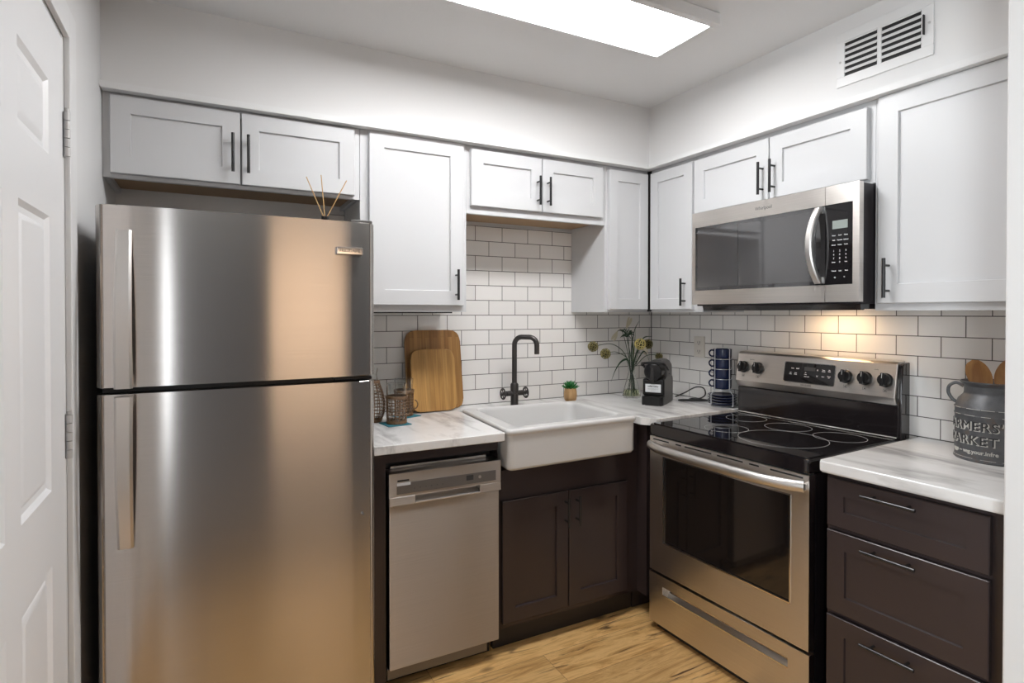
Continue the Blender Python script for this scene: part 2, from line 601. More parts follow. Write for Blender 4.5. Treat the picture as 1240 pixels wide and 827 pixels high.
def bez(pts, n=16):
    """Catmull-Rom through points"""
    P = [Vector(p) for p in pts]
    P = [2 * P[0] - P[1]] + P + [2 * P[-1] - P[-2]]
    out = []
    for i in range(1, len(P) - 2):
        for k in range(n):
            t = k / n
            a, b, c, d = P[i - 1], P[i], P[i + 1], P[i + 2]
            out.append(0.5 * (2 * b + (c - a) * t + (2 * a - 5 * b + 4 * c - d) * t * t + (3 * b - a - 3 * c + d) * t ** 3))
    out.append(P[-2])
    return out

# ------------------------------------------------------------------ the setting
CEIL = 2.48
XL = -2.737
struct('floor', MB().box(-4.6, 2.4, -2.2, 0.1, -0.05, 0.0), M['floor'])
struct('floor_dining', MB().box(-4.6, 2.4, -6.6, -2.2, -0.05, 0.0), paint('darkened_dining_floor', (0.05, 0.045, 0.042), 0.95, 300, 0.5))  # unseen floor made dark to cut bounce light and reflections in the refrigerator
struct('ceiling', MB().box(-4.6, 2.4, -2.9, 0.1, CEIL, CEIL + 0.05), M['ceiling'])
struct('ceiling_dining', MB().box(-4.6, 2.4, -6.6, -2.9, CEIL, CEIL + 0.05), paint('darkened_dining_ceiling', (0.35, 0.34, 0.33), 0.8))  # unseen part of the ceiling, coloured darker to dim the refrigerator's reflections
struct('wall_back', MB().box(-2.84, 0.1, 0.0, 0.1, 0, CEIL), M['wall'])
struct('wall_right', MB().box(0.0, 0.1, -2.04, 0.0, 0, CEIL), M['wall'])
struct('wall_near', MB().box(-0.735, 2.4, -2.16, -2.04, 0, CEIL, 0.004, 1), M['wall'])
wl = MB()
wl.box(XL - 0.1, XL, -0.923, 0, 0, CEIL).box(XL - 0.1, XL, -1.765, -0.923, 2.085, CEIL).box(XL - 0.1, XL, -3.0, -1.765, 0, CEIL)
struct('wall_left', wl, M['wall'])
struct('wall_dining_left', MB().box(-4.6, -4.5, -6.6, -3.0, 0, CEIL).box(-4.5, XL - 0.1, -3.0, -2.9, 0, CEIL), M['wall_dim'])
struct('wall_dining_right', MB().box(2.3, 2.4, -6.6, -2.16, 0, CEIL), M['wall_dim'])
struct('wall_dining_rear', MB().box(-4.5, -1.83, -5.12, -5.0, 0, CEIL).box(-0.92, 2.3, -5.12, -5.0, 0, CEIL).box(-1.83, -0.92, -5.12, -5.0, 2.2, CEIL), M['wall_dim'])
struct('wall_hall', MB().box(-2.3, -0.4, -6.6, -6.5, 0, CEIL).box(-2.3, -2.2, -6.5, -5.12, 0, CEIL).box(-0.5, -0.4, -6.5, -5.12, 0, CEIL), M['wall'])

# soffit over the wall cabinets, and its moulding
SY, SX = -0.337, -0.322
struct('wall_soffit', MB().prism([(XL, 0), (XL, SY), (SX, SY), (SX, -2.04), (0, -2.04), (0, 0)], 2.163, CEIL), M['wall'])
tr = MB()
tr.prism([(XL, SY + 0.02), (XL, SY - 0.028), (SX - 0.028, SY - 0.028), (SX - 0.028, -2.04), (SX + 0.02, -2.04), (SX + 0.02, SY + 0.02)], 2.147, 2.170, 0.006, 2)
struct('trim_1', tr, M['trim'])

# tiled splashbacks
struct('wall_tile_back', MB().box(-1.93, -0.596, -0.006, 0, 0.874, 1.838).box(-0.596, -0.006, -0.006, 0, 0.874, 1.40), M['tile_back'], smooth=False)
struct('wall_tile_right', MB().box(-0.006, 0, -2.04, 0, 0.874, 1.43), M['tile_right'], smooth=False)
struct('trim_2', MB().box(-0.0095, -0.006, -0.0095, -0.006, 0.914, 1.395).box(-1.90, -0.006, -0.0085, -0.006, 0.914, 0.9165).box(-0.0085, -0.006, -2.03, -0.006, 0.914, 0.9165), M['grout'])

# casing of the door
cs = MB()
cs.box(XL, XL + 0.014, -0.908, -0.828, 0, 2.155, 0.004, 2)
cs.box(XL, XL + 0.014, -1.865, -1.785, 0, 2.155, 0.004, 2)
cs.box(XL, XL + 0.014, -1.785, -0.908, 2.078, 2.155, 0.004, 2)
struct('trim_3', cs, M['trim'])
struct('trim_4', MB().box(XL - 0.1, XL - 0.001, -0.923, -0.909, 0, 2.085).box(XL - 0.1, XL - 0.001, -1.765, -1.783, 0, 2.085).box(XL - 0.1, XL - 0.001, -1.765, -0.923, 2.072, 2.085), M['trim'])

# six-panel door, hinged beside the refrigerator
dr = bpy.data.objects.new('door_1', None)
C.objects.link(dr)
dr.location = (XL, -0.93, 0)
dr['kind'] = 'structure'
ORG['door_1'] = Matrix.Translation((XL, -0.93, 0))
def raised_door():
    mb = MB()
    y0, y1, z0, z1 = -1.760, -0.940, 0.012, 2.062
    xf, xb = XL + 0.003, XL - 0.034
    cols = [(-1.655, -1.415), (-1.318, -1.078)]
    rows = [(0.20, 0.815), (0.985, 1.605), (1.743, 1.912)]
    ys = sorted({y0, y1, *[c for a in cols for c in a]})
    zs = sorted({z0, z1, *[c for a in rows for c in a]})
    for i in range(len(ys) - 1):
        for j in range(len(zs) - 1):
            a, b, c, d = ys[i], ys[i + 1], zs[j], zs[j + 1]
            if (a, b) in cols and (c, d) in rows:
                prev = None
                for ins, dx in ((0, 0), (0.010, -0.008), (0.022, -0.009), (0.034, -0.004), (0.040, -0.003)):
                    ring = [mb.bm.verts.new((xf + dx, yy, zz)) for yy, zz in ((a + ins, c + ins), (b - ins, c + ins), (b - ins, d - ins), (a + ins, d - ins))]
                    if prev:
                        for k in range(4):
                            mb.bm.faces.new((prev[k], prev[(k + 1) % 4], ring[(k + 1) % 4], ring[k]))
                    prev = ring
                mb.bm.faces.new(prev)
            else:
                mb._geom([(xf, a, c), (xf, b, c), (xf, b, d), (xf, a, d)], [(0, 1, 2, 3)])
    mb._geom([(xb, y0, z0), (xb, y1, z0), (xb, y1, z1), (xb, y0, z1), (xf, y0, z0), (xf, y1, z0), (xf, y1, z1), (xf, y0, z1)],
             [(0, 1, 2, 3), (0, 1, 5, 4), (1, 2, 6, 5), (2, 3, 7, 6), (3, 0, 4, 7)])
    return mb
raised_door().build('door_leaf', M['door'], dr, sharp=0.3, merge=True)
for zc in (1.832, 1.08, 0.28):
    h = MB()
    for k in range(5):
        h.cyl((XL + 0.010, -0.930, zc - 0.055 + k * 0.022), (XL + 0.010, -0.930, zc - 0.0345 + k * 0.022), 0.0075 if k % 2 == 0 else 0.0068, 12)
    h.box(XL + 0.002, XL + 0.0045, -0.930, -0.910, zc - 0.055, zc + 0.055)
    h.cyl((XL + 0.010, -0.930, zc + 0.055), (XL + 0.010, -0.930, zc + 0.063), 0.005, 10)
    h.build('hinge', M['hinge'], dr)

# ------------------------------------------------------------------ refrigerator
fr = thing('refrigerator', 'tall stainless steel top-freezer refrigerator with two curved bar handles', 'refrigerator', (-2.31, -0.45, 0))
FX0, FX1 = -2.687, -1.930
MB().box(FX0 + 0.006, FX1 - 0.006, -0.745, -0.07, 0.02, 1.672, 0.006).build('body', pbr('charcoal_cabinet', (0.06, 0.057, 0.056), 0.45), fr)
def fridge_door(z0, z1):
    n = 28
    poly = [(FX0, -0.752)]
    prof = []
    yf = -0.838
    for k in range(n + 1):
        t = k / n
        x = FX0 + 0.0 + (FX1 - FX0) * t
        prof.append((x, yf - 0.006 * (1 - (2 * t - 1) ** 2)))
    ledge = [(FX0, -0.752), (FX0 - 0.0, -0.812), (FX0 + 0.004, -0.824), (FX0 + 0.012, -0.831), (FX0 + 0.016, -0.829), (FX0 + 0.020, -0.835)]
    redge = [(2 * FX1 - (FX1 + (FX1 - FX1)) - (p[0] - FX0) - FX1 + FX1 - 0, p[1]) for p in ledge]
    redge = [(FX1 - (p[0] - FX0), p[1]) for p in ledge][::-1]
    mid = [p for p in prof if FX0 + 0.028 < p[0] < FX1 - 0.028]
    return MB().prism(ledge + mid + redge, z0, z1, 0.004, 2)
fz = fridge_door(1.184, 1.680).build('freezer_door', M['steel'], fr, sharp=0.5)
ff = fridge_door(0.085, 1.166).build('refrigerator_door', M['steel'], fr, sharp=0.5)
def strap_handle(z0, z1, bulge_low):
    """long flat strap bowed away from the door; the foot near the gap stands on the door"""
    mb = MB()
    n = 22
    L = z1 - z0
    x0, x1 = -2.640, -2.598
    rows = []
    for k in range(n + 1):
        t = k / n
        z = z0 + L * t
        s = t if bulge_low else 1 - t
        y = -0.845 - 0.034 * math.sin(min(1, (1 - s) * 1.0 + 0.02) * PI * 0.5) - 0.012 * math.sin(s * PI)
        w = 1.0 - 0.12 * s
        xm = (x0 + x1) / 2
        rows.append((z, y, xm - (x1 - x0) / 2 * w, xm + (x1 - x0) / 2 * w))
    prev = None
    for z, y, a, b in rows:
        sec = [(a, y + 0.010, z), (a, y - 0.004, z), (a + 0.006, y - 0.010, z), (b - 0.006, y - 0.010, z), (b, y - 0.004, z), (b, y + 0.010, z)]
        ring = [mb.bm.verts.new(p) for p in sec]
        if prev:
            for k in range(6):
                mb.bm.faces.new((prev[k], prev[(k + 1) % 6], ring[(k + 1) % 6], ring[k]))
        else:
            mb.bm.faces.new(ring)
        prev = ring
    mb.bm.faces.new(prev)
    zf = rows[0 if bulge_low else -1]
    zt = z0 if bulge_low else z1
    sg = 1 if bulge_low else -1
    mb.box(x0 + 0.004, x1 - 0.004, -0.868, -0.838, zt + sg * 0.002, zt + sg * 0.03, 0.003)
    zt = z1 if bulge_low else z0
    mb.box(x0 + 0.006, x1 - 0.006, -0.856, -0.838, zt - sg * 0.002, zt - sg * 0.04, 0.003)
    return mb
strap_handle(1.186, 1.612, True).build('handle', M['steelbar'], fz)
strap_handle(0.748, 1.164, False).build('handle', M['steelbar'], ff)
bd = MB().box(-2.058, -1.976, -0.8575, -0.842, 1.572, 1.597, 0.003).build('badge', M['chrome'], fz)
MB().text('FRIGIDAIRE', 0.0135, 0.0004, Matrix.Translation((-2.017, -0.858, 1.5845)) @ Matrix.Rotation(PI / 2, 4, 'X'), sx=0.95).build('lettering', M['lettergrey'], bd)
MB().box(FX0 + 0.012, FX1 - 0.012, -0.80, -0.746, 1.167, 1.183).build('gasket', M['blackplastic'], fr)
MB().box(FX1 - 0.075, FX1 - 0.004, -0.815, -0.70, 1.6805, 1.692, 0.004).build('hinge_cover', M['greytank'], fr)
MB().box(FX1 - 0.13, FX1 - 0.01, -0.826, -0.757, 1.1695, 1.1805, 0.003).build('hinge_plate', M['blackplastic'], fr)
MB().cyl((-1.975, -0.835, 0.735), (-1.975, -0.8445, 0.735), 0.004, 12).build('door_screw', M['chrome'], ff)
MB().box(FX0 + 0.02, FX1 - 0.02, -0.80, -0.74, 0.0, 0.075, 0.004).build('toe_grille', M['blackplastic'], fr)

# reed diffuser on the refrigerator
rd = thing('reed_diffuser', 'small black bottle with three wooden reeds on top of the refrigerator', 'diffuser', (-2.03, -0.50, 1.672))
MB().lathe([(0, 0), (0.026, 0), (0.028, 0.004), (0.028, 0.042), (0.018, 0.052), (0.012, 0.055), (0.012, 0.062), (0.0135, 0.062), (0.0135, 0.073), (0.004, 0.073), (0.004, 0.060), (0, 0.060)], (-2.03, -0.50, 1.6725), 28).build('bottle', M['blackplastic'], rd)
for tip in ((-2.096, -0.5, 1.886), (-2.042, -0.49, 1.900), (-1.953, -0.51, 1.885)):
    b0 = Vector((-2.03 + (tip[0] + 2.03) * 0.04, -0.5, 1.737))
    MB().cyl(b0, tip, 0.0017, 8).build('reed', M['reed'], rd)

# ------------------------------------------------------------------ wall cabinets
YD, XD = -0.333, -0.320
TB = lambda u, v, w: (u, YD - w, v)
TR = lambda u, v, w: (XD - w, u, v)

def frame_back(mb, x0, x1, z0, z1, opens, y0=-0.312, y1=-0.290):
    """face frame as bars round its openings (single row)"""
    xs = [x0]
    mb.box(x0, x1, y0, y1, z0, opens[0][2])
    mb.box(x0, x1, y0, y1, opens[0][3], z1)
    cur = x0
    for a, b, _, _ in opens:
        mb.box(cur, a, y0, y1, opens[0][2], opens[0][3])
        cur = b
    mb.box(cur, x1, y0, y1, opens[0][2], opens[0][3])
    return mb
# over the refrigerator
ca = thing('wall_cabinet', 'short wide white two-door wall cabinet above the refrigerator', 'cabinet', (-2.29, -0.15, 1.855), group='white wall cabinets')
MB().box(XL + 0.001, -1.858, -0.289, -0.002, 1.885, 2.162).box(XL + 0.001, XL + 0.018, -0.289, -0.002, 1.858, 1.885).box(-1.876, -1.858, -0.289, -0.002, 1.858, 1.885).build('body', M['cab'], ca)
frame_back(MB(), XL + 0.001, -1.858, 1.856, 2.160, [(-2.68, -1.90, 1.89, 2.12)]).build('face_frame', M['cab'], ca)
MB().box(XL + 0.018, -1.876, -0.289, -0.004, 1.876, 1.884).build('underside', M['plywood'], ca)
for u0, u1, hu in ((-2.713, -2.3075, -2.3335), (-2.3025, -1.882, -2.281)):
    d = MB().door(TB, u0, u1, 1.869, 2.138).build('door', M['cab'], ca)
    MB().pull(TB, hu, 1.979, 0.142).build('handle', M['black'], d)
# filler strip and tall single-door cabinet
cb = thing('wall_cabinet', 'tall single-door white wall cabinet right of the refrigerator above the cutting boards', 'cabinet', (-1.61, -0.15, 1.392), group='white wall cabinets')
MB().box(-1.856, -1.377, -0.289, -0.008, 1.394, 2.162).build('body', M['cab'], cb)
frame_back(MB(), -1.856, -1.377, 1.392, 2.160, [(-1.78, -1.43, 1.44, 2.12)]).build('face_frame', M['cab'], cb)
MB().box(-1.85, -1.44, -0.285, -0.30, 1.386, 1.3935).build('light_strip', M['slot'], cb)
d = MB().door(TB, -1.822, -1.396, 1.421, 2.1455, stile=0.064).build('door', M['cab'], cb)
MB().pull(TB, -1.436, 1.512, 0.135).build('handle', M['black'], d)
# over the sink
cc = thing('wall_cabinet', 'short white two-door wall cabinet above the sink', 'cabinet', (-0.98, -0.15, 1.840), group='white wall cabinets')
MB().box(-1.376, -0.598, -0.289, -0.008, 1.866, 2.162).box(-1.376, -1.360, -0.289, -0.008, 1.842, 1.866).build('body', M['cab'], cc)
frame_back(MB(), -1.376, -0.598, 1.840, 2.160, [(-1.33, -0.65, 1.89, 2.11)]).build('face_frame', M['cab'], cc)
MB().box(-1.360, -0.600, -0.289, -0.010, 1.857, 1.865).build('underside', M['plywood'], cc)
for u0, u1, hu in ((-1.359, -0.9865, -1.014), (-0.9825, -0.622, -0.9575)):
    d = MB().door(TB, u0, u1, 1.874, 2.131).build('door', M['cab'], cc)
    MB().pull(TB, hu, 1.970, 0.137).build('handle', M['black'], d)
# corner
cd = thing('corner_cabinet', 'white L-shaped corner wall cabinet with two doors meeting in the corner above the coffee machine', 'cabinet', (-0.2, -0.2, 1.391), group='white wall cabinets')
MB().prism([(-0.596, -0.008), (-0.596, -0.311), (-0.300, -0.311), (-0.300, -0.655), (-0.008, -0.655), (-0.008, -0.008)], 1.391, 2.162).build('body', M['cab'], cd)
MB().box(-0.31, -0.3005, -0.3115, -0.335, 1.395, 2.15).build('corner_gap', M['slot'], cd)
d = MB().door(TB, -0.580, -0.3222, 1.405, 2.128, th=0.021, stile=0.055).build('door', M['cab'], cd)
d = MB().door(TR, -0.640, -0.3445, 1.405, 2.128, th=0.019, stile=0.055).build('door', M['cab'], cd)
MB().pull(TR, -0.598, 1.490, 0.135).build('handle', M['black'], d)
# over the microwave
ce = thing('wall_cabinet', 'short white two-door wall cabinet directly above the microwave', 'cabinet', (-0.15, -1.07, 1.852), group='white wall cabinets')
MB().box(-0.300, -0.008, -1.494, -0.657, 1.853, 2.162).box(-0.300, -0.02, -0.700, -0.657, 1.391, 1.853).build('body', M['cab'], ce)
for u0, u1, hu in ((-1.068, -0.653, -1.042), (-1.474, -1.073, -1.0985)):
    d = MB().door(TR, u0, u1, 1.868, 2.126, th=0.0195).build('door', M['cab'], ce)
    MB().pull(TR, hu, 1.957, 0.137).build('handle', M['black'], d)
# tall, far right
cg = thing('wall_cabinet', 'large single-door white wall cabinet right of the microwave above the milk can', 'cabinet', (-0.15, -1.77, 1.396), group='white wall cabinets')
MB().box(-0.300, -0.008, -2.038, -1.4955, 1.396, 2.162).build('body', M['cab'], cg)
d = MB().door(TR, -2.022, -1.512, 1.421, 2.1455, th=0.0195, stile=0.066).build('door', M['cab'], cg)
MB().pull(TR, -1.552, 1.508, 0.137).build('handle', M['black'], d)

# ------------------------------------------------------------------ register in the soffit, ceiling light, outlet
vr = thing('air_register', 'white metal air register with two banks of louvres in the wall above the microwave', 'vent', (SX, -1.526, 2.33))
fx = SX
fm = MB()
a0, a1, b0, b1 = -1.688, -1.366, 2.227, 2.425
op = [(-1.512, -1.396, 2.262, 2.392), (-1.652, -1.526, 2.262, 2.392)]
fm.box(fx - 0.006, fx - 0.001, a0, a1, b0, 2.262, 0.001, 1).box(fx - 0.006, fx - 0.001, a0, a1, 2.392, b1, 0.001, 1)
fm.box(fx - 0.006, fx - 0.001, a0, -1.652, 2.262, 2.392).box(fx - 0.006, fx - 0.001, -1.526, -1.512, 2.262, 2.392).box(fx - 0.006, fx - 0.001, -1.396, a1, 2.262, 2.392)
fm.build('frame', M['ventwhite'], vr)
MB().box(fx - 0.0016, fx - 0.0004, -1.655, -1.39, 2.258, 2.396).build('duct_opening', M['slot'], vr)
for (u0, u1, v0, v1) in op:
    for k in range(6):
        z = v0 + (v1 - v0) * (k + 0.62) / 6
        MB().prism([(fx - 0.0018, z + 0.009), (fx - 0.004, z + 0.010), (fx - 0.011, z - 0.002), (fx - 0.010, z - 0.003)], u0, u1, axis='y').build('louvre', M['ventwhite'], vr)
MB().box(fx - 0.016, fx - 0.006, -1.664, -1.660, 2.30, 2.365, 0.001, 1).build('damper_lever', M['black'], vr)
for yy, zz in ((-1.380, 2.318), (-1.676, 2.335)):
    MB().cyl((fx - 0.006, yy, zz), (fx - 0.008, yy, zz), 0.004, 12).build('screw', M['hinge'], vr)

lt = thing('ceiling_light', 'rectangular fluorescent ceiling light with a glowing white diffuser', 'ceiling light', (-1.38, -1.03, CEIL))
lm = MB()
lx0, lx1, ly0, ly1 = -2.03, -0.760, -1.205, -0.868
lm.box(lx0, lx1, ly0, ly0 + 0.030, 2.436, CEIL - 0.0005, 0.004).box(lx0, lx1, ly1 - 0.030, ly1, 2.436, CEIL - 0.0005, 0.004)
lm.box(lx0, lx0 + 0.026, ly0 + 0.03, ly1 - 0.03, 2.436, CEIL - 0.0005, 0.004).box(lx1 - 0.022, lx1, ly0 + 0.03, ly1 - 0.03, 2.436, CEIL - 0.0005, 0.004)
lm.build('frame', M['ventwhite'], lt)
MB().box(lx0 + 0.026, lx1 - 0.022, ly0 + 0.030, ly1 - 0.030, 2.441, 2.445).build('diffuser', M['panel'], lt)

ol = thing('wall_outlet', 'cream double wall outlet in the tiles left of the navy mugs', 'outlet', (-0.006, -0.396, 1.2))
MB().box(-0.0125, -0.0062, -0.434, -0.358, 1.142, 1.258, 0.002, 2).build('cover_plate', M['outlet'], ol)
for zc in (1.224, 1.176):
    s = MB().box(-0.0145, -0.0125, -0.413, -0.379, zc - 0.015, zc + 0.015, 0.0009, 1).build('receptacle', M['outlet'], ol)
    MB().box(-0.0152, -0.0144, -0.4045, -0.4025, zc - 0.004, zc + 0.007).box(-0.0152, -0.0144, -0.3895, -0.3875, zc - 0.004, zc + 0.006).cyl((-0.0144, -0.396, zc - 0.0095), (-0.0152, -0.396, zc - 0.0095), 0.0026, 10).build('slot', M['slot'], s)

# ------------------------------------------------------------------ worktops
w1 = MB()
wp = rpoly([(-1.900, -0.0065), (-1.900, -0.702), (-1.379, -0.702), (-1.379, -0.64), (-1.345, -0.150), (-0.683, -0.150), (-0.683, -0.693), (-0.640, -0.752), (-0.012, -0.7225), (-0.0065, -0.0065)],
           [0, 0.0, 0.008, 0, 0.004, 0.004, 0.008, 0.008, 0, 0], 4)
w1.prism(wp, 0.882, 0.914, 0.006, 3)
tag(w1.build('countertop', M['marble']), 'white marble worktop wrapping round the sink and into the corner', 'worktop')
w2 = MB()
w2.prism(rpoly([(-0.676, -1.535), (-0.646, -2.036), (-0.0065, -2.036), (-0.0065, -1.492)], [0.012, 0, 0, 0], 4), 0.878, 0.914, 0.006, 3)
tag(w2.build('countertop', M['marble']), 'white marble worktop under the milk can right of the stove', 'worktop')

# ------------------------------------------------------------------ base cabinets
YB = -0.655
TS = lambda u, v, w: (u, YB - w, v)
sb = thing('base_cabinet', 'dark espresso base cabinet with two doors below the sink', 'cabinet', (-1.04, -0.3, 0))
m = MB()
m.box(-1.382, -0.655, -0.615, -0.01, 0.098, 0.745)
m.box(-1.382, -0.655, -0.635, -0.616, 0.098, 0.745)
m.box(-1.382, -1.379, -0.635, -0.01, 0.746, 0.881)
m.box(-0.682, -0.655, -0.635, -0.01, 0.746, 0.881)
m.build('body', M['dark'], sb)
MB().box(-1.382, -0.655, -0.595, -0.575, 0.001, 0.097).build('toe_kick', M['toe'], sb)
for u0, u1, hu in ((-1.366, -1.0495, -1.0665), (-1.0445, -0.727, -1.010)):
    d = MB().door(TS, u0, u1, 0.124, 0.624, th=0.0195, stile=0.058).build('door', M['dark'], sb)
    MB().pull(TS, hu, 0.540, 0.125, r=0.005).build('handle', M['black'], d)
# corner filler beside the stove, and the housing of the dishwasher
cf = MB()
cf.box(-0.654, -0.05, -0.70, -0.03, 0.098, 0.881).box(-0.654, -0.05, -0.60, -0.03, 0.001, 0.097)
tag(cf.build('corner_base_unit', M['dark']), 'dark espresso corner base unit between the sink cabinet and the stove', 'cabinet')
ds = thing('dishwasher_surround', 'dark espresso surround framing the dishwasher below the worktop', 'cabinet', (-1.62, -0.3, 0))
MB().box(-1.900, -1.846, -0.652, -0.03, 0.001, 0.881).build('side_panel', M['dark'], ds)
MB().box(-1.8455, -1.3835, -0.640, -0.03, 0.835, 0.881).build('top_rail', M['dark'], ds)

# drawer base right of the stove
th_d = math.radians(2.6)
db = thing('drawer_base_cabinet', 'dark espresso drawer base cabinet with three bar-handled drawers right of the stove', 'cabinet', (-0.625, -1.535, 0), th_d)
TD = lambda u, v, w: (-w, -u, v)                                    # local: u to the right along the front
m = MB().box(0.021, 0.60, -0.480, 0.0, 0.095, 0.876).box(0.0, 0.0205, -0.480, 0.0, 0.095, 0.876)
m.build('body', M['dark'], db, local=True)
MB().box(0.06, 0.08, -0.48, -0.005, 0.001, 0.094).build('toe_kick', M['toe'], db, local=True)
TDD = lambda u, v, w: (-0.0205 - w, -u, v)
for z0, z1, hz, st in ((0.704, 0.858, 0.831, 0.052), (0.430, 0.690, 0.663, 0.056), (0.118, 0.416, 0.379, 0.056)):
    d = MB().door(TDD, 0.008, 0.434, z0, z1, th=0.02, stile=st, rec=0.007).build('drawer', M['dark'], db, local=True)
    MB().pull(TDD, 0.201, hz, 0.148, vertical=False, r=0.0055, out=0.030).build('handle', M['black'], d, local=True)

# ------------------------------------------------------------------ dishwasher
dw = thing('dishwasher', 'slim stainless dishwasher with a pocket handle between the refrigerator and the sink cabinet', 'dishwasher', (-1.61, -0.35, 0))
DX0, DX1 = -1.839, -1.392
MB().box(DX0 + 0.004, DX1 - 0.004, -0.595, -0.04, 0.02, 0.828, 0.003).build('tub', M['blackplastic'], dw)
MB().box(DX0, DX1, -0.672, -0.626, 0.082, 0.690, 0.004, 2).build('door_panel', M['steelflat'], dw)
cp = MB()
HX0, HX1, HZ0, HZ1 = -1.741, -1.478, 0.687, 0.713
cp.box(DX0 - 0.002, DX1 + 0.006, -0.678, -0.598, 0.716, 0.803, 0.003, 2)
cp.box(DX0 - 0.002, HX0, -0.678, -0.626, 0.683, 0.7165, 0.002, 1).box(HX1, DX1 + 0.006, -0.678, -0.626, 0.683, 0.7165, 0.002, 1)
cpo = cp.build('control_panel', M['steelflat'], dw)
MB().prism([(-0.640, 0.7155), (-0.640, 0.700), (-0.656, 0.690), (-0.678, 0.684), (-0.678, 0.688), (-0.655, 0.695), (-0.645, 0.703), (-0.643, 0.7155)], HX0, HX1, axis='x').build('pocket_handle', pbr('satin_pocket', (0.80, 0.78, 0.76), 0.4, 1.0), dw)
MB().box(-1.812, -1.410, -0.6792, -0.6775, 0.726, 0.766).build('control_strip', pbr('grey_control_strip', (0.20, 0.19, 0.185), 0.35, 0.6), dw)
MB().box(-1.537, -1.508, -0.6802, -0.679, 0.741, 0.760).build('display', M['lcddark'], dw)
for k in range(6):
    MB().cyl((-1.745 + k * 0.022, -0.679, 0.742), (-1.745 + k * 0.022, -0.680, 0.742), 0.003, 10).build('button', M['lettergrey'], dw)
MB().cyl((-1.480, -0.679, 0.748), (-1.480, -0.680, 0.748), 0.006, 14).build('button', M['steelflat'], dw)
MB().box(-1.812, -1.761, -0.6804, -0.6792, 0.757, 0.767).build('sticker', M['sticker'], dw)
MB().box(-1.810, -1.766, -0.6795, -0.6775, 0.772, 0.778).build('vent_slot', M['slot'], dw)
MB().box(DX0 + 0.02, DX1 - 0.03, -0.615, -0.598, 0.8035, 0.816, 0.002, 1).build('top_flange', M['chrome'], dw)
MB().box(DX0 - 0.004, DX1 - 0.045, -0.655, -0.625, 0.040, 0.081, 0.002, 1).build('toe_panel', pbr('grey_toe_steel', (0.20, 0.19, 0.18), 0.45, 0.7), dw)
MB().box(DX0 + 0.01, DX1 - 0.01, -0.60, -0.58, 0.001, 0.044).build('kick_plate', M['blackplastic'], dw)

# ------------------------------------------------------------------ sink and faucet
def sink():
    mb = MB()
    O = [(-1.374, -0.716), (-0.704, -0.698), (-0.690, -0.196), (-1.338, -0.160)]
    I = [(-1.300, -0.652), (-0.752, -0.634), (-0.740, -0.220), (-1.272, -0.186)]
    rO, rI = 0.028, 0.055
    seg = 6
    def off(P, d):
        cx = sum(p[0] for p in P) / 4; cy = sum(p[1] for p in P) / 4
        return [(p[0] - d * (1 if p[0] > cx else -1), p[1] - d * (1 if p[1] > cy else -1)) for p in P]
    body = off(O, 0.007)
    # the apron stands in front, the tub is narrower than the rim behind
    loops = [
        (rpoly(off(body, 0.020), rO, seg), 0.757), (rpoly(off(body, 0.006), rO, seg), 0.760), (rpoly(body, rO, seg), 0.772),
        (rpoly(body, rO, seg), 0.898), (rpoly(off(O, 0.003), rO, seg), 0.903), (rpoly(O, rO, seg), 0.909), (rpoly(O, rO, seg), 0.918),
        (rpoly(off(O, 0.004), rO, seg), 0.924), (rpoly(off(O, 0.010), rO, seg), 0.926),
        (rpoly(off(I, -0.010), rI, seg), 0.925), (rpoly(off(I, -0.003), rI, seg), 0.921), (rpoly(I, rI, seg), 0.910),
        (rpoly(off(I, 0.012), rI, seg), 0.800), (rpoly(off(I, 0.03), rI, seg), 0.778), (rpoly(off(I, 0.07), rI, seg), 0.772)]
    R = [[mb.bm.verts.new((x, y, z)) for x, y in p] for p, z in loops]
    n = len(R[0])
    for a, b in zip(R, R[1:]):
        for k in range(n):
            mb.bm.faces.new((a[k], a[(k + 1) % n], b[(k + 1) % n], b[k]))
    mb.bm.faces.new(R[0]); mb.bm.faces.new(R[-1])
    return mb
sk = thing('farmhouse_sink', 'white fireclay farmhouse sink with a deep apron front below the window-less tiled wall', 'sink', (-1.03, -0.43, 0.757))
sk['label'] = 'white apron-front farmhouse sink set into the marble worktop'
sink().build('basin', M['porcelain'], sk, sharp=1.2)
MB().lathe([(0, 0), (0.042, 0), (0.044, 0.003), (0.030, 0.004), (0.022, 0.001), (0, 0.001)], (-1.02, -0.42, 0.7723), 28).build('drain', M['chrome'], sk)

fa = thing('faucet', 'gunmetal bridge faucet with two spoked wheel handles behind the sink', 'faucet', (-1.031, -0.135, 0.914))
fx0, fy0 = -1.031, -0.135
MB().lathe([(0, 0.0), (0.020, 0.0), (0.020, 0.058), (0.0175, 0.060), (0.0175, 0.064), (0.021, 0.066), (0.021, 0.108), (0.016, 0.116), (0.0, 0.116)], (fx0, fy0, 0.9142), 28).build('body', M['gunmetal'], fa)
dirx, diry = 0.66, -0.75
sp = [(fx0, fy0, 1.028), (fx0, fy0, 1.10), (fx0, fy0, 1.225)]
R_ = 0.04
for k in range(1, 9):
    a = PI / 2 * k / 8
    sp.append((fx0 + dirx * R_ * (1 - math.cos(a)), fy0 + diry * R_ * (1 - math.cos(a)), 1.225 + R_ * math.sin(a)))
h0 = 0.120
for k in range(0, 9):
    a = PI / 2 * k / 8
    d_ = h0 - R_ + R_ * math.sin(a) + 0.0
    sp.append((fx0 + dirx * d_, fy0 + diry * d_, 1.225 + R_ * math.cos(a)))
sp.append((fx0 + dirx * h0, fy0 + diry * h0, 1.180))
MB().tube(sp, 0.0128, 18).build('spout', M['gunmetal'], fa)
MB().cyl((fx0 - 0.046, fy0, 0.978), (fx0 + 0.046, fy0, 0.978), 0.0135, 18).build('cross_valve', M['gunmetal'], fa)
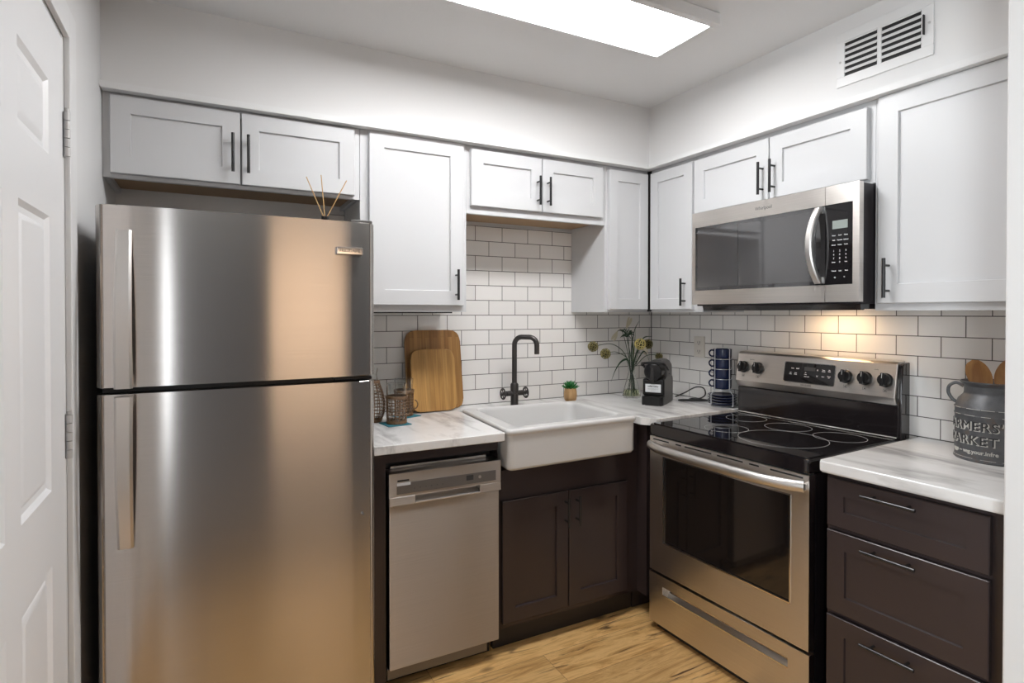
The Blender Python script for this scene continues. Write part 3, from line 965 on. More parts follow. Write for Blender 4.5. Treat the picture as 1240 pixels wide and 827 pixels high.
for s in (-1, 1):
    hx = fx0 + s * 0.066
    w = MB().cyl((fx0 + s * 0.0465, fy0, 0.978), (hx + s * 0.006, fy0, 0.978), 0.0075, 14)
    w.torus((hx, fy0, 0.978), 0.026, 0.0042, 'x', 30, 10)
    for k in range(6):
        a = 2 * PI * k / 6 + 0.3
        w.cyl((hx, fy0, 0.978), (hx, fy0 + 0.025 * math.cos(a), 0.978 + 0.025 * math.sin(a)), 0.0028, 8)
    w.ball((hx + s * 0.004, fy0, 0.978), 0.009, 2)
    w.build('wheel_handle', M['gunmetal'], fa)

# ------------------------------------------------------------------ cutting boards
def board(x0, x1, z0, z1, yb, yt, th, r, mat, label, hole=None):
    """leaning against the tiles: foot at yb, head at yt"""
    H = math.hypot(z1 - z0, yt - yb)
    tilt = math.atan2(yt - yb, z1 - z0)
    mb = MB().prism(rpoly([(x0, 0.0), (x1, 0.0), (x1, H), (x0, H)], r, 6), 0, th, 0.004, 2, axis='y')
    xm = (x0 + x1) / 2
    o = mb.xf(Matrix.Translation((-xm, -th, 0))).build('cutting_board', mat)
    o.location = (xm, yb, z0 + th * abs(math.sin(tilt)) + 0.0005)
    o.rotation_euler = (-tilt, 0, 0)
    return tag(o, label, 'cutting board', 'bamboo cutting boards')
board(-1.578, -1.290, 0.914, 1.298, -0.072, -0.014, 0.014, [0.045, 0.045, 0.06, 0.06], M['bamboo'], 'larger darker bamboo cutting board leaning against the wall tiles')
board(-1.566, -1.343, 0.914, 1.206, -0.118, -0.067, 0.014, [0.04, 0.04, 0.05, 0.05], M['bamboo_light'], 'smaller light bamboo cutting board leaning on the larger board')

# ------------------------------------------------------------------ woven glasses, coasters, carafe
def weave(prof_r, z0, z1, nr, ns, rad=0.0022):
    mb = MB()
    for i in range(nr):
        z = z0 + (z1 - z0) * i / (nr - 1)
        n = ns * 4
        pts = [((prof_r(z) + 0.0014 * math.sin(ns * 2 * PI * k / n / 1.0 + PI * i)) * math.cos(2 * PI * k / n), (prof_r(z) + 0.0014 * math.sin(ns * 2 * PI * k / n + PI * i)) * math.sin(2 * PI * k / n), z + 0.0006 * math.sin(5 * 2 * PI * k / n + i)) for k in range(n + 1)]
        mb.tube(pts, rad * 0.85, 5, caps=False)
    for k in range(ns):
        a = 2 * PI * k / ns
        pts = []
        for j in range(nr + 1):
            z = z0 + (z1 - z0) * j / nr
            pts.append((prof_r(z) * math.cos(a), prof_r(z) * math.sin(a), z))
        mb.tube(pts, rad, 5)
    for z in (z0, z1):
        for dz in (0.0, 0.0035, 0.007):
            zz = z + (dz if z == z0 else -dz)
            mb.torus((0, 0, zz), prof_r(zz) + 0.0012, 0.0026, 'z', 40, 6)
    return mb
def make_glass(loc, label, rotz):
    t = thing('woven_tumbler', label, 'glass', loc, rotz, 'rattan-wrapped glasses')
    H = 0.168
    rr = lambda z: 0.0365 + 0.0065 * z / H
    MB().lathe([(0, 0), (rr(0), 0), (rr(0) + 0.0005, 0.004), (rr(H), H), (rr(H) - 0.001, H + 0.001), (rr(H) - 0.0022, H), (rr(0.01) - 0.0025, 0.008), (0, 0.008)], n=40).build('tumbler', M['glass'], t, local=True)
    weave(lambda z: rr(z) + 0.0035, 0.003, 0.116, 10, 15, 0.0018).build('woven_sleeve', M['rattan'], t, local=True)
    hp = []
    for k in range(15):
        a = -1.9 + 3.4 * k / 14
        hp.append((rr(0.05) + 0.010 + 0.015 * math.cos(a), 0, 0.050 + 0.020 * math.sin(a)))
    MB().tube(hp, [0.003] * 14 + [0.002], 8).build('curl_handle', M['rattan'], t, local=True)
    return t
make_glass((-1.706, -0.325, 0.918), 'rattan-wrapped tumbler nearest the worktop edge on a teal coaster', math.radians(100))
make_glass((-1.622, -0.160, 0.918), 'rattan-wrapped tumbler further back beside the light bamboo board', math.radians(-25))
for x, y, a, lb in ((-1.712, -0.326, 0.12, 'teal square coaster under the front rattan tumbler'), (-1.618, -0.165, 0.35, 'teal square coaster under the back rattan tumbler')):
    o = MB().prism(rpoly([(-0.053, -0.053), (0.053, -0.053), (0.053, 0.053), (-0.053, 0.053)], 0.004, 3), 0, 0.0032, 0.001, 1).build('coaster', M['teal'])
    o.location = (x, y, 0.9143)
    o.rotation_euler = (0, 0, a)
    tag(o, lb, 'coaster', 'teal coasters')
cr = thing('woven_carafe', 'rattan-wrapped glass carafe half hidden by the refrigerator edge', 'carafe', (-1.789, -0.225, 0.9143))
cprof = [(0.036, 0), (0.050, 0.03), (0.056, 0.06), (0.055, 0.09), (0.046, 0.13), (0.033, 0.165), (0.027, 0.185)]
def cpr(z):
    for (r0, z0), (r1, z1) in zip(cprof, cprof[1:]):
        if z <= z1:
            return r0 + (r1 - r0) * (z - z0) / (z1 - z0)
    return cprof[-1][0]
MB().lathe([(0, 0)] + [(r, z) for r, z in cprof] + [(0.024, 0.205), (0.028, 0.232), (0.026, 0.232), (0.022, 0.205), (0.025, 0.185), (0.031, 0.165), (0.053, 0.09), (0.048, 0.03), (0.034, 0.004), (0, 0.004)], n=40).build('bottle', M['glass'], cr, local=True)
weave(lambda z: cpr(z) + 0.0035, 0.003, 0.178, 14, 16, 0.0019).build('woven_sleeve', M['rattan'], cr, local=True)

# ------------------------------------------------------------------ succulent
su = thing('potted_succulent', 'small green succulent in a carved wooden pot behind the sink', 'plant', (-0.690, -0.138, 0.9143))
MB().lathe([(0, 0), (0.026, 0), (0.033, 0.010), (0.0355, 0.030), (0.034, 0.052), (0.0305, 0.068), (0.028, 0.070), (0.026, 0.066), (0, 0.062)], n=36).build('pot', M['potwood'], su, local=True)
sl = MB()
for ring_, (cnt, el, ln) in enumerate(((9, 0.30, 0.044), (8, 0.72, 0.040), (6, 1.1, 0.034), (3, 1.4, 0.026))):
    for k in range(cnt):
        a = 2 * PI * k / cnt + ring_ * 0.4
        d_ = Vector((math.cos(a) * math.cos(el), math.sin(a) * math.cos(el), math.sin(el)))
        b0 = Vector((math.cos(a) * 0.008, math.sin(a) * 0.008, 0.064 + ring_ * 0.004))
        pts = [b0 + d_ * ln * t + Vector((0, 0, 0.006 * t * t)) for t in (0, 0.25, 0.55, 0.8, 1.0)]
        sl.tube(pts, [0.004, 0.0075, 0.008, 0.005, 0.0006], 6, flat=0.55)
sl.build('leaves', M['succulent'], su, local=True)

# ------------------------------------------------------------------ vase and its stems
VX, VY = -0.310, -0.185
va = thing('glass_vase', 'clear conical glass flask vase holding stems in the corner', 'vase', (VX, VY, 0.9143))
vp = [(0.049, 0.004), (0.0505, 0.012), (0.046, 0.035), (0.032, 0.085), (0.0215, 0.125), (0.018, 0.142), (0.0195, 0.165), (0.0245, 0.190), (0.0285, 0.203)]
vi = [(r - 0.0022, z) for r, z in vp[1:]]
MB().lathe([(0, 0), (0.046, 0)] + vp + [(0.0275, 0.2038)] + vi[::-1] + [(0.0, 0.010)], n=44).build('flask', M['glass'], va, local=True)
MB().lathe([(0, 0.0108), (0.0472, 0.0122), (0.0432, 0.035), (0.0405, 0.044), (0, 0.044)], n=40).build('water', M['water'], va, local=True)

def stem_path(foot, neck, *rest):
    return bez([foot, neck] + list(rest), 10)
def pod(mb, c, r):
    mb.mi = 0
    mb.ball(c, r * 0.84, 2)
    mb.mi = 1
    n = 26
    for k in range(n):
        z = 1 - 2 * (k + 0.5) / n
        a = k * 2.39996
        q = math.sqrt(1 - z * z)
        d_ = Vector((q * math.cos(a), q * math.sin(a), z))
        t = d_.cross(Vector((0, 0, 1)))
        t = t.normalized() if t.length > 1e-3 else Vector((1, 0, 0))
        b_ = d_.cross(t)
        p = Vector(c) + d_ * r
        pts = [p + (t * math.cos(2 * PI * j / 7) + b_ * math.sin(2 * PI * j / 7)) * r * 0.27 - d_ * 0.0 for j in range(8)]
        mb.tube(pts, r * 0.075, 4, caps=False)
    mb.mi = 0
def V(x, y, z):
    return Vector((x, y, z))
NK = lambda dx, dy: V(VX + dx, VY + dy, 0.9143 + 0.146)
FT = lambda dx, dy: V(VX + dx, VY + dy, 0.9143 + 0.0135)
pods = [
    ((-0.565, -0.170, 1.205), 0.026, FT(0.022, 0.01), NK(-0.004, 0.003), [V(-0.36, -0.180, 1.165), V(-0.44, -0.175, 1.215), V(-0.535, -0.17, 1.210)], 'pod', 'olive seed pod on a stem, leftmost and highest of the two over the left tiles'),
    ((-0.500, -0.195, 1.166), 0.026, FT(0.015, -0.02), NK(-0.007, -0.003), [V(-0.35, -0.195, 1.135), V(-0.42, -0.195, 1.170), V(-0.47, -0.195, 1.172)], 'pod', 'olive seed pod on an arching stem, lower one of the left pair'),
    ((-0.300, -0.245, 1.215), 0.029, FT(-0.024, 0.0), NK(0.003, -0.006), [V(-0.305, -0.215, 1.12), V(-0.302, -0.235, 1.185)], 'podlight', 'pale yellow seed pod, brightest and largest in the middle of the bunch'),
    ((-0.160, -0.150, 1.207), 0.026, FT(-0.02, -0.02), NK(0.006, 0.003), [V(-0.27, -0.175, 1.15), V(-0.21, -0.16, 1.205), V(-0.185, -0.152, 1.212)], 'poddark', 'dark olive seed pod right of the pale yellow one'),
    ((-0.085, -0.160, 1.133), 0.020, FT(-0.028, 0.012), NK(0.007, -0.002), [V(-0.255, -0.18, 1.105), V(-0.195, -0.17, 1.140), V(-0.13, -0.163, 1.146)], 'pod', 'small olive seed pod peeking out above the coffee machine')]
for c, r, ft, nk, rest, kind, lb in pods:
    c = Vector(c)
    t = thing('seed_pod_stem', lb, 'flower', tuple(ft), group='seed pod stems in the vase')
    MB().tube(stem_path(ft, nk, *rest, c), 0.0019, 6).build('stem', M['leaf'], t)
    mb = MB()
    pod(mb, c, r)
    mb.build('pod', [M['poddark'], M['podlight'] if kind == 'podlight' else M['pod']], t)
# cream lilies
def leaf_blade(mb, pts, w, fold=0.25):
    pts = bez(pts, 7)
    n = len(pts)
    prev = None
    for i, p in enumerate(pts):
        t = (pts[min(i + 1, n - 1)] - pts[max(i - 1, 0)]).normalized()
        s = t.cross(V(0.3, -0.95, 0.1))
        if s.length < 1e-4:
            s = V(1, 0, 0)
        s.normalize()
        nrm = s.cross(t).normalized()
        u = i / (n - 1)
        ww = w * (0.35 + 0.65 * math.sin(min(1, u * 1.6) * PI / 2)) * (1 - u ** 3) + 0.0003
        ring = [mb.bm.verts.new(p - s * ww + nrm * ww * fold), mb.bm.verts.new(p + nrm * 0.0007), mb.bm.verts.new(p + s * ww + nrm * ww * fold), mb.bm.verts.new(p - nrm * 0.0007)]
        if prev:
            for k in range(4):
                mb.bm.faces.new((prev[k], prev[(k + 1) % 4], ring[(k + 1) % 4], ring[k])).material_index = mb.mi
        else:
            mb.bm.faces.new(ring).material_index = mb.mi
        prev = ring
    mb.bm.faces.new(prev).material_index = mb.mi
def lily(lb, ft, nk, rest, head, tip):
    ft = nk + (ft - nk) * 0.45
    t = thing('lily_stem', lb, 'flower', tuple(ft), group='cream lilies in the vase')
    MB().tube(stem_path(ft, nk, *rest, head), 0.0017, 6).build('stem', M['leaf'], t)
    mb = MB()
    head, tip = Vector(head), Vector(tip)
    ax = tip - head
    for k in range(3):
        a = 2 * PI * k / 3
        sd = (ax.orthogonal().normalized())
        sd.rotate(Matrix.Rotation(a, 3, ax.normalized()))
        leaf_blade(mb, [head, head + ax * 0.4 + sd * 0.007, head + ax * 0.8 + sd * 0.010, tip + sd * 0.006], 0.009)
    mb.build('petals', M['petal'], t)
lily('cream lily bud pointing up at the top of the bunch', FT(0.0, 0.025), NK(-0.003, 0.006), [V(-0.32, -0.175, 1.18), V(-0.325, -0.17, 1.26)], (-0.335, -0.168, 1.30), (-0.296, -0.160, 1.362))
lily('cream lily hanging down right of the pale yellow pod', FT(0.01, 0.022), NK(0.002, 0.006), [V(-0.275, -0.185, 1.17), V(-0.25, -0.19, 1.215)], (-0.240, -0.192, 1.205), (-0.212, -0.195, 1.150))
lily('cream lily drooping towards the left tiles above the pod pair', FT(-0.012, 0.022), NK(-0.005, 0.0), [V(-0.335, -0.17, 1.20), V(-0.365, -0.165, 1.290)], (-0.395, -0.165, 1.285), (-0.432, -0.165, 1.235))
# grass blades, each a leaf of its own
blades = [
    ('long dark grass blade arching down to the left of the vase', FT(0.028, 0.01), NK(-0.009, 0.002), [V(-0.345, -0.190, 1.125), V(-0.390, -0.19, 1.117), V(-0.430, -0.19, 1.070), V(-0.458, -0.19, 1.010)], 0.0065),
    ('dark grass blade curving up and right at the top of the bunch', FT(0.006, -0.03), NK(0.0, 0.0), [V(-0.300, -0.17, 1.18), V(-0.275, -0.165, 1.285), V(-0.233, -0.16, 1.345)], 0.0065),
    ('dark grass blade rising left of the pale yellow pod', FT(0.012, -0.028), NK(0.002, -0.001), [V(-0.315, -0.20, 1.18), V(-0.325, -0.20, 1.26), V(-0.352, -0.2, 1.305)], 0.006),
    ('dark grass blade bending right above the dark pod', FT(-0.03, 0.004), NK(0.005, 0.0), [V(-0.265, -0.18, 1.18), V(-0.215, -0.175, 1.245), V(-0.145, -0.17, 1.252)], 0.006),
    ('short dark grass blade curling right below the cream lily', FT(-0.026, -0.01), NK(0.004, -0.004), [V(-0.268, -0.2, 1.14), V(-0.235, -0.205, 1.170), V(-0.203, -0.21, 1.115)], 0.0055),
    ('straight pale grass blade tipped with a green bud behind the pale pod', FT(-0.004, 0.03), NK(0.001, 0.003), [V(-0.282, -0.170, 1.18), V(-0.262, -0.162, 1.295)], 0.0075),
    ('broad green leaf standing inside the vase', FT(0.018, 0.024), V(VX + 0.024, VY + 0.012, 0.965), [V(VX + 0.012, VY + 0.002, 1.02), V(VX + 0.004, VY + 0.0, 1.055)], 0.010)]
for lb, ft, nk, rest, w in blades:
    mb = MB()
    if 'inside the vase' not in lb:
        ft = nk + (ft - nk) * 0.30
    leaf_blade(mb, [ft, nk] + rest, w)
    tag(mb.build('grass_blade', M['leafpale'] if 'pale grass' in lb else M['leaf']), lb, 'leaf', 'grass blades in the vase')
# leafy dark rosette
t = thing('leafy_stem', 'dark leafy stem with a bushy tip left of the upright lily bud', 'flower', tuple(FT(-0.01, -0.012)))
MB().tube(stem_path(FT(-0.01, -0.012), NK(-0.002, -0.006), V(-0.325, -0.19, 1.16), V(-0.345, -0.185, 1.25)), 0.0018, 6).build('stem', M['leaf'], t)
mb = MB()
for k in range(13):
    a = 2 * PI * k / 13
    L = 0.045 + 0.018 * random.random()
    d_ = V(math.cos(a), 0.5 * math.sin(a), 0.45 * math.sin(a * 2.3) + 0.25)
    b0 = V(-0.345, -0.185, 1.25 + 0.02 * random.random())
    leaf_blade(mb, [b0, b0 + d_ * L * 0.5 + V(0, 0, 0.012), b0 + d_ * L], 0.0055)
mb.build('leaves', M['leaf'], t)

# ------------------------------------------------------------------ coffee machine
ang = math.atan2(-0.834, 0.553)                                     # the machine's left-to-right direction seen from its front
cm = thing('coffee_machine', 'compact black and grey capsule coffee machine in the corner of the worktop', 'coffee machine', (-0.376, -0.437, 0.9143), ang)
# local: x from its left to its right (seen from the front), y to the back, z up
W2 = 0.056
MB().prism(rpoly([(0.0, 0.0), (0.190, 0.0), (0.190, 0.120), (0.175, 0.138), (0.052, 0.140), (0.020, 0.128), (0.0, 0.128)], [0.004, 0.006, 0.02, 0.02, 0.006, 0.01, 0.006], 6), -W2 + 0.006, W2 - 0.001, 0.006, 2, axis='x').build('housing', M['greytank'], cm, local=True)
MB().prism(rpoly([(-W2 + 0.008, 0.120), (W2 - 0.003, 0.120), (W2 - 0.003, 0.228), (-W2 + 0.008, 0.228)], [0.004, 0.004, 0.05, 0.05], 9), 0.058, 0.176, 0.012, 3, axis='y').build('water_tank', M['greytank'], cm, local=True)
MB().box(-W2, W2, -0.012, 0.030, 0.045, 0.132, 0.010, 3).build('front_panel', M['blackplastic'], cm, local=True)
hd = MB().lathe([(0, -0.058), (0.034, -0.058), (0.044, -0.052), (0.047, -0.044), (0.047, 0.030), (0.0, 0.030)], n=36)
hd.xf(Matrix.Translation((0.0, 0.030, 0.170)) @ Matrix.Rotation(-PI / 2, 4, 'X'))
hd.build('brew_head', M['blackplastic'], cm, local=True)
MB().prism(rpoly([(-0.011, 0.118), (0.011, 0.118), (0.008, 0.190), (-0.008, 0.190)], 0.005, 3), -0.034, -0.027, 0.002, 2, axis='y').build('coffee_outlet', M['black'], cm, local=True)
lv = MB().tube(bez([(-0.050, 0.045, 0.176), (-0.058, 0.000, 0.205), (-0.050, -0.020, 0.212), (0.0, -0.022, 0.217), (0.05, -0.012, 0.212), (0.058, 0.03, 0.196), (0.057, 0.068, 0.178)], 6), 0.0065, 10, flat=1.0)
lv.ball((-0.053, -0.018, 0.206), 0.010, 2)
lv.build('lever', M['blackplastic'], cm, local=True)
MB().prism(rpoly([(-W2, 0.0), (-W2, -0.030), (-W2 + 0.016, -0.046), (W2 - 0.016, -0.046), (W2, -0.030), (W2, 0.0)], 0.008, 3), 0.0, 0.044, 0.006, 2).build('cup_tray', M['blackplastic'], cm, local=True)
st = MB().box(-0.040, 0.040, -0.0135, -0.0123, 0.064, 0.106, 0.0005, 1).build('sticker', M['sticker'], cm, local=True)
MB().text('coffee maker', 0.0105, 0.0002, Matrix.Translation((0.0, -0.0137, 0.0945)) @ Matrix.Rotation(PI / 2, 4, 'X'), bold=0.0004).box(-0.030, 0.030, -0.0138, -0.0135, 0.083, 0.0838).box(-0.026, 0.026, -0.0138, -0.0135, 0.079, 0.0798).box(-0.012, 0.012, -0.0138, -0.0135, 0.0715, 0.0725).build('lettering', M['lettergrey'], st, local=True)
MB().cyl((W2 - 0.002, 0.105, 0.152), (W2 - 0.0005, 0.105, 0.152), 0.004, 12).cyl((W2 - 0.002, 0.12, 0.150), (W2 - 0.0005, 0.12, 0.150), 0.003, 12).build('side_button', M['black'], cm, local=True)
# its cord, part of the machine
cpts = [(-0.175, -0.385, 0.935), (-0.12, -0.40, 0.955), (-0.07, -0.43, 0.985), (-0.035, -0.452, 0.978), (-0.03, -0.455, 0.94), (-0.07, -0.43, 0.919), (-0.16, -0.40, 0.9185), (-0.17, -0.43, 0.9185), (-0.11, -0.475, 0.9185), (-0.05, -0.49, 0.9185), (-0.045, -0.46, 0.9185), (-0.10, -0.42, 0.9185), (-0.06, -0.40, 0.9185), (-0.015, -0.53, 0.9185)]
MB().tube(bez(cpts, 10), 0.0034, 8).build('cord', M['cord'], cm)

# ------------------------------------------------------------------ mug rack, mugs, saucers
RX, RY = -0.105, -0.640
rk = thing('mug_rack', 'grey wire rack holding four stacked navy mugs and saucers beside the stove', 'rack', (RX, RY, 0.9143))
MB().torus((0, 0, 0.003), 0.052, 0.0024, 'z', 36, 8).torus((0, 0, 0.086), 0.046, 0.0024, 'z', 36, 8).build('ring_base', M['rackwire'], rk, local=True)
ra = math.radians(-140)
for k, da in enumerate((-42, 42, 180)):
    a = ra + math.radians(da)
    c_, s_ = math.cos(a), math.sin(a)
    MB().tube([(0.052 * c_, 0.052 * s_, 0.003), (0.0765 * c_, 0.0765 * s_, 0.010), (0.0765 * c_, 0.0765 * s_, 0.066), (0.0515 * c_, 0.0515 * s_, 0.083), (0.0515 * c_, 0.0515 * s_, 0.292), (0.032 * c_, 0.030 * s_, 0.298)], 0.0022, 8).build('upright', M['rackwire'], rk, local=True)
for k in range(3):
    zz = 0.140 + 0.0505 * k
    MB().torus((0, 0, zz), 0.0488, 0.0014, 'z', 36, 6).build('ring', M['rackwire'], rk, local=True)
sauc = None
for k in range(4):
    z = 0.9205 + 0.0135 * k
    lb = ['navy blue saucer at the bottom of the rack', 'navy blue saucer second from the bottom of the rack', 'navy blue saucer second from the top of the saucer stack', 'navy blue saucer on top of the saucer stack in the rack'][k]
    if sauc is None:
        sauc = MB().lathe([(0, 0), (0.040, 0), (0.045, 0.003), (0.061, 0.008), (0.0695, 0.0125), (0.070, 0.0145), (0.0685, 0.0155), (0.060, 0.0115), (0.043, 0.006), (0, 0.0045)], n=44).build('saucer', M['navy'])
        o = tag(sauc, lb, 'saucer', 'navy saucers in the rack')
    else:
        o = sauc.copy()
        C.objects.link(o)
        o['label'] = lb
    o.location = (RX, RY, z)
mug = None
for k in range(4):
    z = 0.9143 + 0.0895 + 0.0505 * k
    lb = ['navy blue mug at the bottom of the stack', 'navy blue mug second from the bottom of the stack', 'navy blue mug second from the top of the stack', 'navy blue mug at the top of the stack'][k]
    if mug is None:
        mug = thing('mug', lb, 'mug', (RX, RY, z), math.radians(152), 'navy mugs in the rack')
        MB().lathe([(0, 0), (0.036, 0), (0.040, 0.0015), (0.0435, 0.006), (0.0445, 0.016), (0.0450, 0.0490), (0.0442, 0.0500), (0.0428, 0.0490), (0.042, 0.018), (0.036, 0.007), (0, 0.006)], n=40).build('cup', M['navy'], mug, local=True)
        MB().tube(bez([(0.0435, 0, 0.042), (0.056, 0, 0.044), (0.066, 0, 0.035), (0.065, 0, 0.022), (0.055, 0, 0.013), (0.0435, 0, 0.014)], 5), 0.0040, 8).build('handle', M['navy'], mug, local=True)
    else:
        dup(mug, (RX, RY, z), None, lb)

# ------------------------------------------------------------------ electric range
TH = math.radians(2.34)
rg = thing('range', 'freestanding stainless electric range with a black glass cooktop', 'stove', (-0.0455, -0.7337, 0), TH)
RW, RD = 0.7356, 0.645
TG = lambda a, z, w: (-RD - w, -a, z)                               # a from its left edge to the right, w outward of the door face
def L(mb, name, mat, parent=rg, **k):
    return mb.build(name, mat, parent, local=True, **k)
L(MB().box(-RD + 0.034, -0.012, -RW + 0.006, -0.006, 0.02, 0.850, 0.003), 'body', M['enamel'])
ct = MB().prism(rpoly([(-0.02, -0.001), (-0.02, -RW + 0.001), (-RD - 0.006, -RW + 0.001), (-RD - 0.006, -0.001)], [0, 0, 0.016, 0.016], 5), 0.856, 0.9015, 0.007, 3)
ct = L(ct, 'cooktop_rim', M['enamel'])
L(MB().prism(rpoly([(-0.075, -0.012), (-0.075, -RW + 0.012), (-RD + 0.006, -RW + 0.012), (-RD + 0.006, -0.012)], 0.012, 4), 0.9015, 0.9055, 0.0015, 2), 'cooktop_glass', M['cooktop'])
Ri = ORG[rg.name].inverted()
for (wx, wy, r, dbl) in ((-0.467, -1.250, 0.158, 0), (-0.250, -1.116, 0.090, 0), (-0.250, -1.338, 0.092, 0), (-0.235, -0.893, 0.086, 0), (-0.500, -1.012, 0.086, 0)):
    p = Ri @ Vector((wx, wy, 0))
    prof = [(r - 0.0007, 0), (r + 0.0007, 0), (r + 0.0007, 0.0004), (r - 0.0007, 0.0004)]
    L(MB().lathe(prof, (p.x, p.y, 0.9055), 64, closed=True), 'burner_ring', M['ringline'])
L(MB().box(-0.070, -0.022, -RW + 0.008, -0.008, 0.9016, 1.030, 0.004), 'riser', M['enamel'])
L(MB().tube([(-0.074, -0.012, 0.909), (-0.074, -RW + 0.012, 0.909)], 0.004, 8), 'riser_bead', M['chrome'])
bg = MB().prism([(-0.006, 1.030), (-0.066, 1.033), (-0.084, 1.062), (-0.062, 1.190), (-0.050, 1.199), (-0.006, 1.203)], -RW + 0.016, -0.003, 0.003, 2, axis='y')
L(bg, 'backguard', M['steelrange'], sharp=0.35)
sd = MB().prism([(-0.004, 0.902), (-0.066, 0.902), (-0.066, 1.031), (-0.070, 1.060), (-0.056, 1.184), (-0.046, 1.192), (-0.004, 1.196)], -RW, -RW + 0.0155, 0.003, 1, axis='y')
L(sd, 'end_cap', M['enamel'])
# the slanted console: a frame of its own
sl0, sl1 = Vector((-0.084, 0, 1.062)), Vector((-0.062, 0, 1.190))
up_ = (sl1 - sl0).normalized()
out_ = Vector((-up_.z, 0, up_.x))
if out_.x > 0:
    out_ = -out_
right_ = Vector((0, -1, 0))
def console(a, z, w=0.0):
    t = (z - 1.062) / up_.z
    return sl0 + up_ * t + Vector((0, -a, 0)) + out_ * w
def CM(a, z, w=0.0):
    m = Matrix.Identity(4)
    p = console(a, z, w)
    for i in range(3):
        m[i][0], m[i][1], m[i][2], m[i][3] = right_[i], up_[i], out_[i], p[i]
    return m
pn = MB().prism(rpoly([(0.0, 0.0), (0.226, 0.0), (0.226, 0.086), (0.0, 0.086)], 0.006, 4), -0.002, 0.0012, 0.0005, 1)
pn.xf(CM(0.258, 1.082))
pno = L(pn, 'control_display', M['blackglass'])
bz = MB()
bz.tube([CM(0.258, 1.082) @ Vector((x, y, 0.0008)) for x, y in rpoly([(-0.002, -0.002), (0.228, -0.002), (0.228, 0.088), (-0.002, 0.088)], 0.008, 4)] + [CM(0.258, 1.082) @ Vector((-0.002, 0.006, 0.0008))], 0.0016, 6, caps=False)
L(bz, 'display_bezel', M['chrome'])
sc_ = MB().prism([(0.092, 0.054), (0.142, 0.054), (0.142, 0.070), (0.092, 0.070)], 0.0012, 0.0018)
sc_.xf(CM(0.258, 1.082))
L(sc_, 'clock_window', M['lcddark'], pno)
lt_ = MB()
def lab(s, x, y, size=0.0065, bold=0.0002):
    lt_.text(s, size, 0.0001, CM(0.258 + x, 1.082, 0.0014) @ Matrix.Translation((0, y, 0)), bold=bold)
lab('Bake', 0.038, 0.060); lab('Broil', 0.062, 0.060); lab('Clean', 0.030, 0.034, 0.005); lab('Self', 0.030, 0.040, 0.005); lab('Keep', 0.054, 0.040, 0.005); lab('Warm', 0.054, 0.034, 0.005)
lab('On', 0.100, 0.045, 0.005); lab('Oven', 0.100, 0.037, 0.005); lab('Door Lock', 0.106, 0.028, 0.005)
lab('\u2227', 0.152, 0.060, 0.011); lab('\u2228', 0.152, 0.034, 0.011)
lab('Timer', 0.178, 0.062, 0.005); lab('On/Off', 0.178, 0.056, 0.005); lab('Set', 0.203, 0.064, 0.005); lab('Clock', 0.203, 0.058, 0.005); lab('Start', 0.178, 0.034, 0.006); lab('Cancel', 0.203, 0.037, 0.005); lab('Off', 0.203, 0.031, 0.005)
L(lt_, 'lettering', M['letterwhite'], pno)
L(MB().text('FRIGIDAIRE', 0.0095, 0.0002, CM(0.364, 1.0715, 0.0003)), 'lettering', M['lettergrey'])
for a in (0.045, 0.124, 0.531, 0.607, 0.683):
    kb = MB().lathe([(0, 0.0), (0.0275, 0.0), (0.0275, 0.006), (0.0235, 0.010), (0.0225, 0.021), (0.021, 0.0235), (0, 0.0235)], n=32)
    kb.prism(rpoly([(-0.0065, -0.0255), (0.0065, -0.0255), (0.0065, 0.0255), (-0.0065, 0.0255)], 0.003, 3), 0.008, 0.0335, 0.002, 2)
    kb.xf(CM(a, 1.1265, 0.0005))
    ko = L(kb, 'knob', M['blackplastic'])
    mk = MB().box(-0.0009, 0.0009, 0.004, 0.023, 0.0335, 0.0339)
    mk.xf(CM(a, 1.1265, 0.0005))
    L(mk, 'pointer', M['letterwhite'], ko)
    ic = MB()
    for (bx0, bx1, by0, by1) in ((-0.007, 0.007, -0.0055, -0.0047), (-0.007, 0.007, 0.0047, 0.0055), (-0.007, -0.0062, -0.0055, 0.0055), (0.0062, 0.007, -0.0055, 0.0055), (-0.002, 0.003, -0.003, 0.002)):
        ic.box(bx0, bx1, by0, by1, 0, 0.0003)
    ic.xf(CM(a, 1.087, 0.0002))
    L(ic, 'burner_icon', M['lettergrey'])
for a, s in ((0.085, 'SURFACE'), (0.645, 'OVEN')):
    L(MB().text(s, 0.006, 0.0001, CM(a, 1.164, 0.0003)), 'lettering', M['lettergrey'])
# oven door
def ring_box(mb, a0, a1, z0, z1, o, w0, w1, r=0.0):
    """a rectangular slab with a rectangular hole o = (a0, a1, z0, z1)"""
    for (p, q, s, t) in ((a0, a1, o[3], z1), (a0, a1, z0, o[2]), (a0, o[0], o[2], o[3]), (o[1], a1, o[2], o[3])):
        mb.box(-RD - w1, -RD - w0, -q, -p, s, t, r, 1)
    return mb
od = MB()
OH = (0.080, 0.667, 0.397, 0.768)
ring_box(od, 0.002, RW - 0.002, 0.262, 0.848, OH, -0.033, 0.0)
odo = L(od, 'oven_door', M['steelrange'])
gi = MB()
for (p, q, s, t) in ((0.0775, 0.6695, 0.7655, 0.7705), (0.0775, 0.6695, 0.3945, 0.3995), (0.0775, 0.0825, 0.3945, 0.7705), (0.6645, 0.6695, 0.3945, 0.7705)):
    gi.box(-RD - 0.0015, -RD + 0.004, -q, -p, s, t)
L(gi, 'window_trim', M['chrome'], odo)
L(MB().box(-RD + 0.006, -RD + 0.012, -OH[1] + 0.002, -OH[0] - 0.002, OH[2] + 0.002, OH[3] - 0.002), 'oven_window', M['ovenglass'], odo)
vs_ = MB()
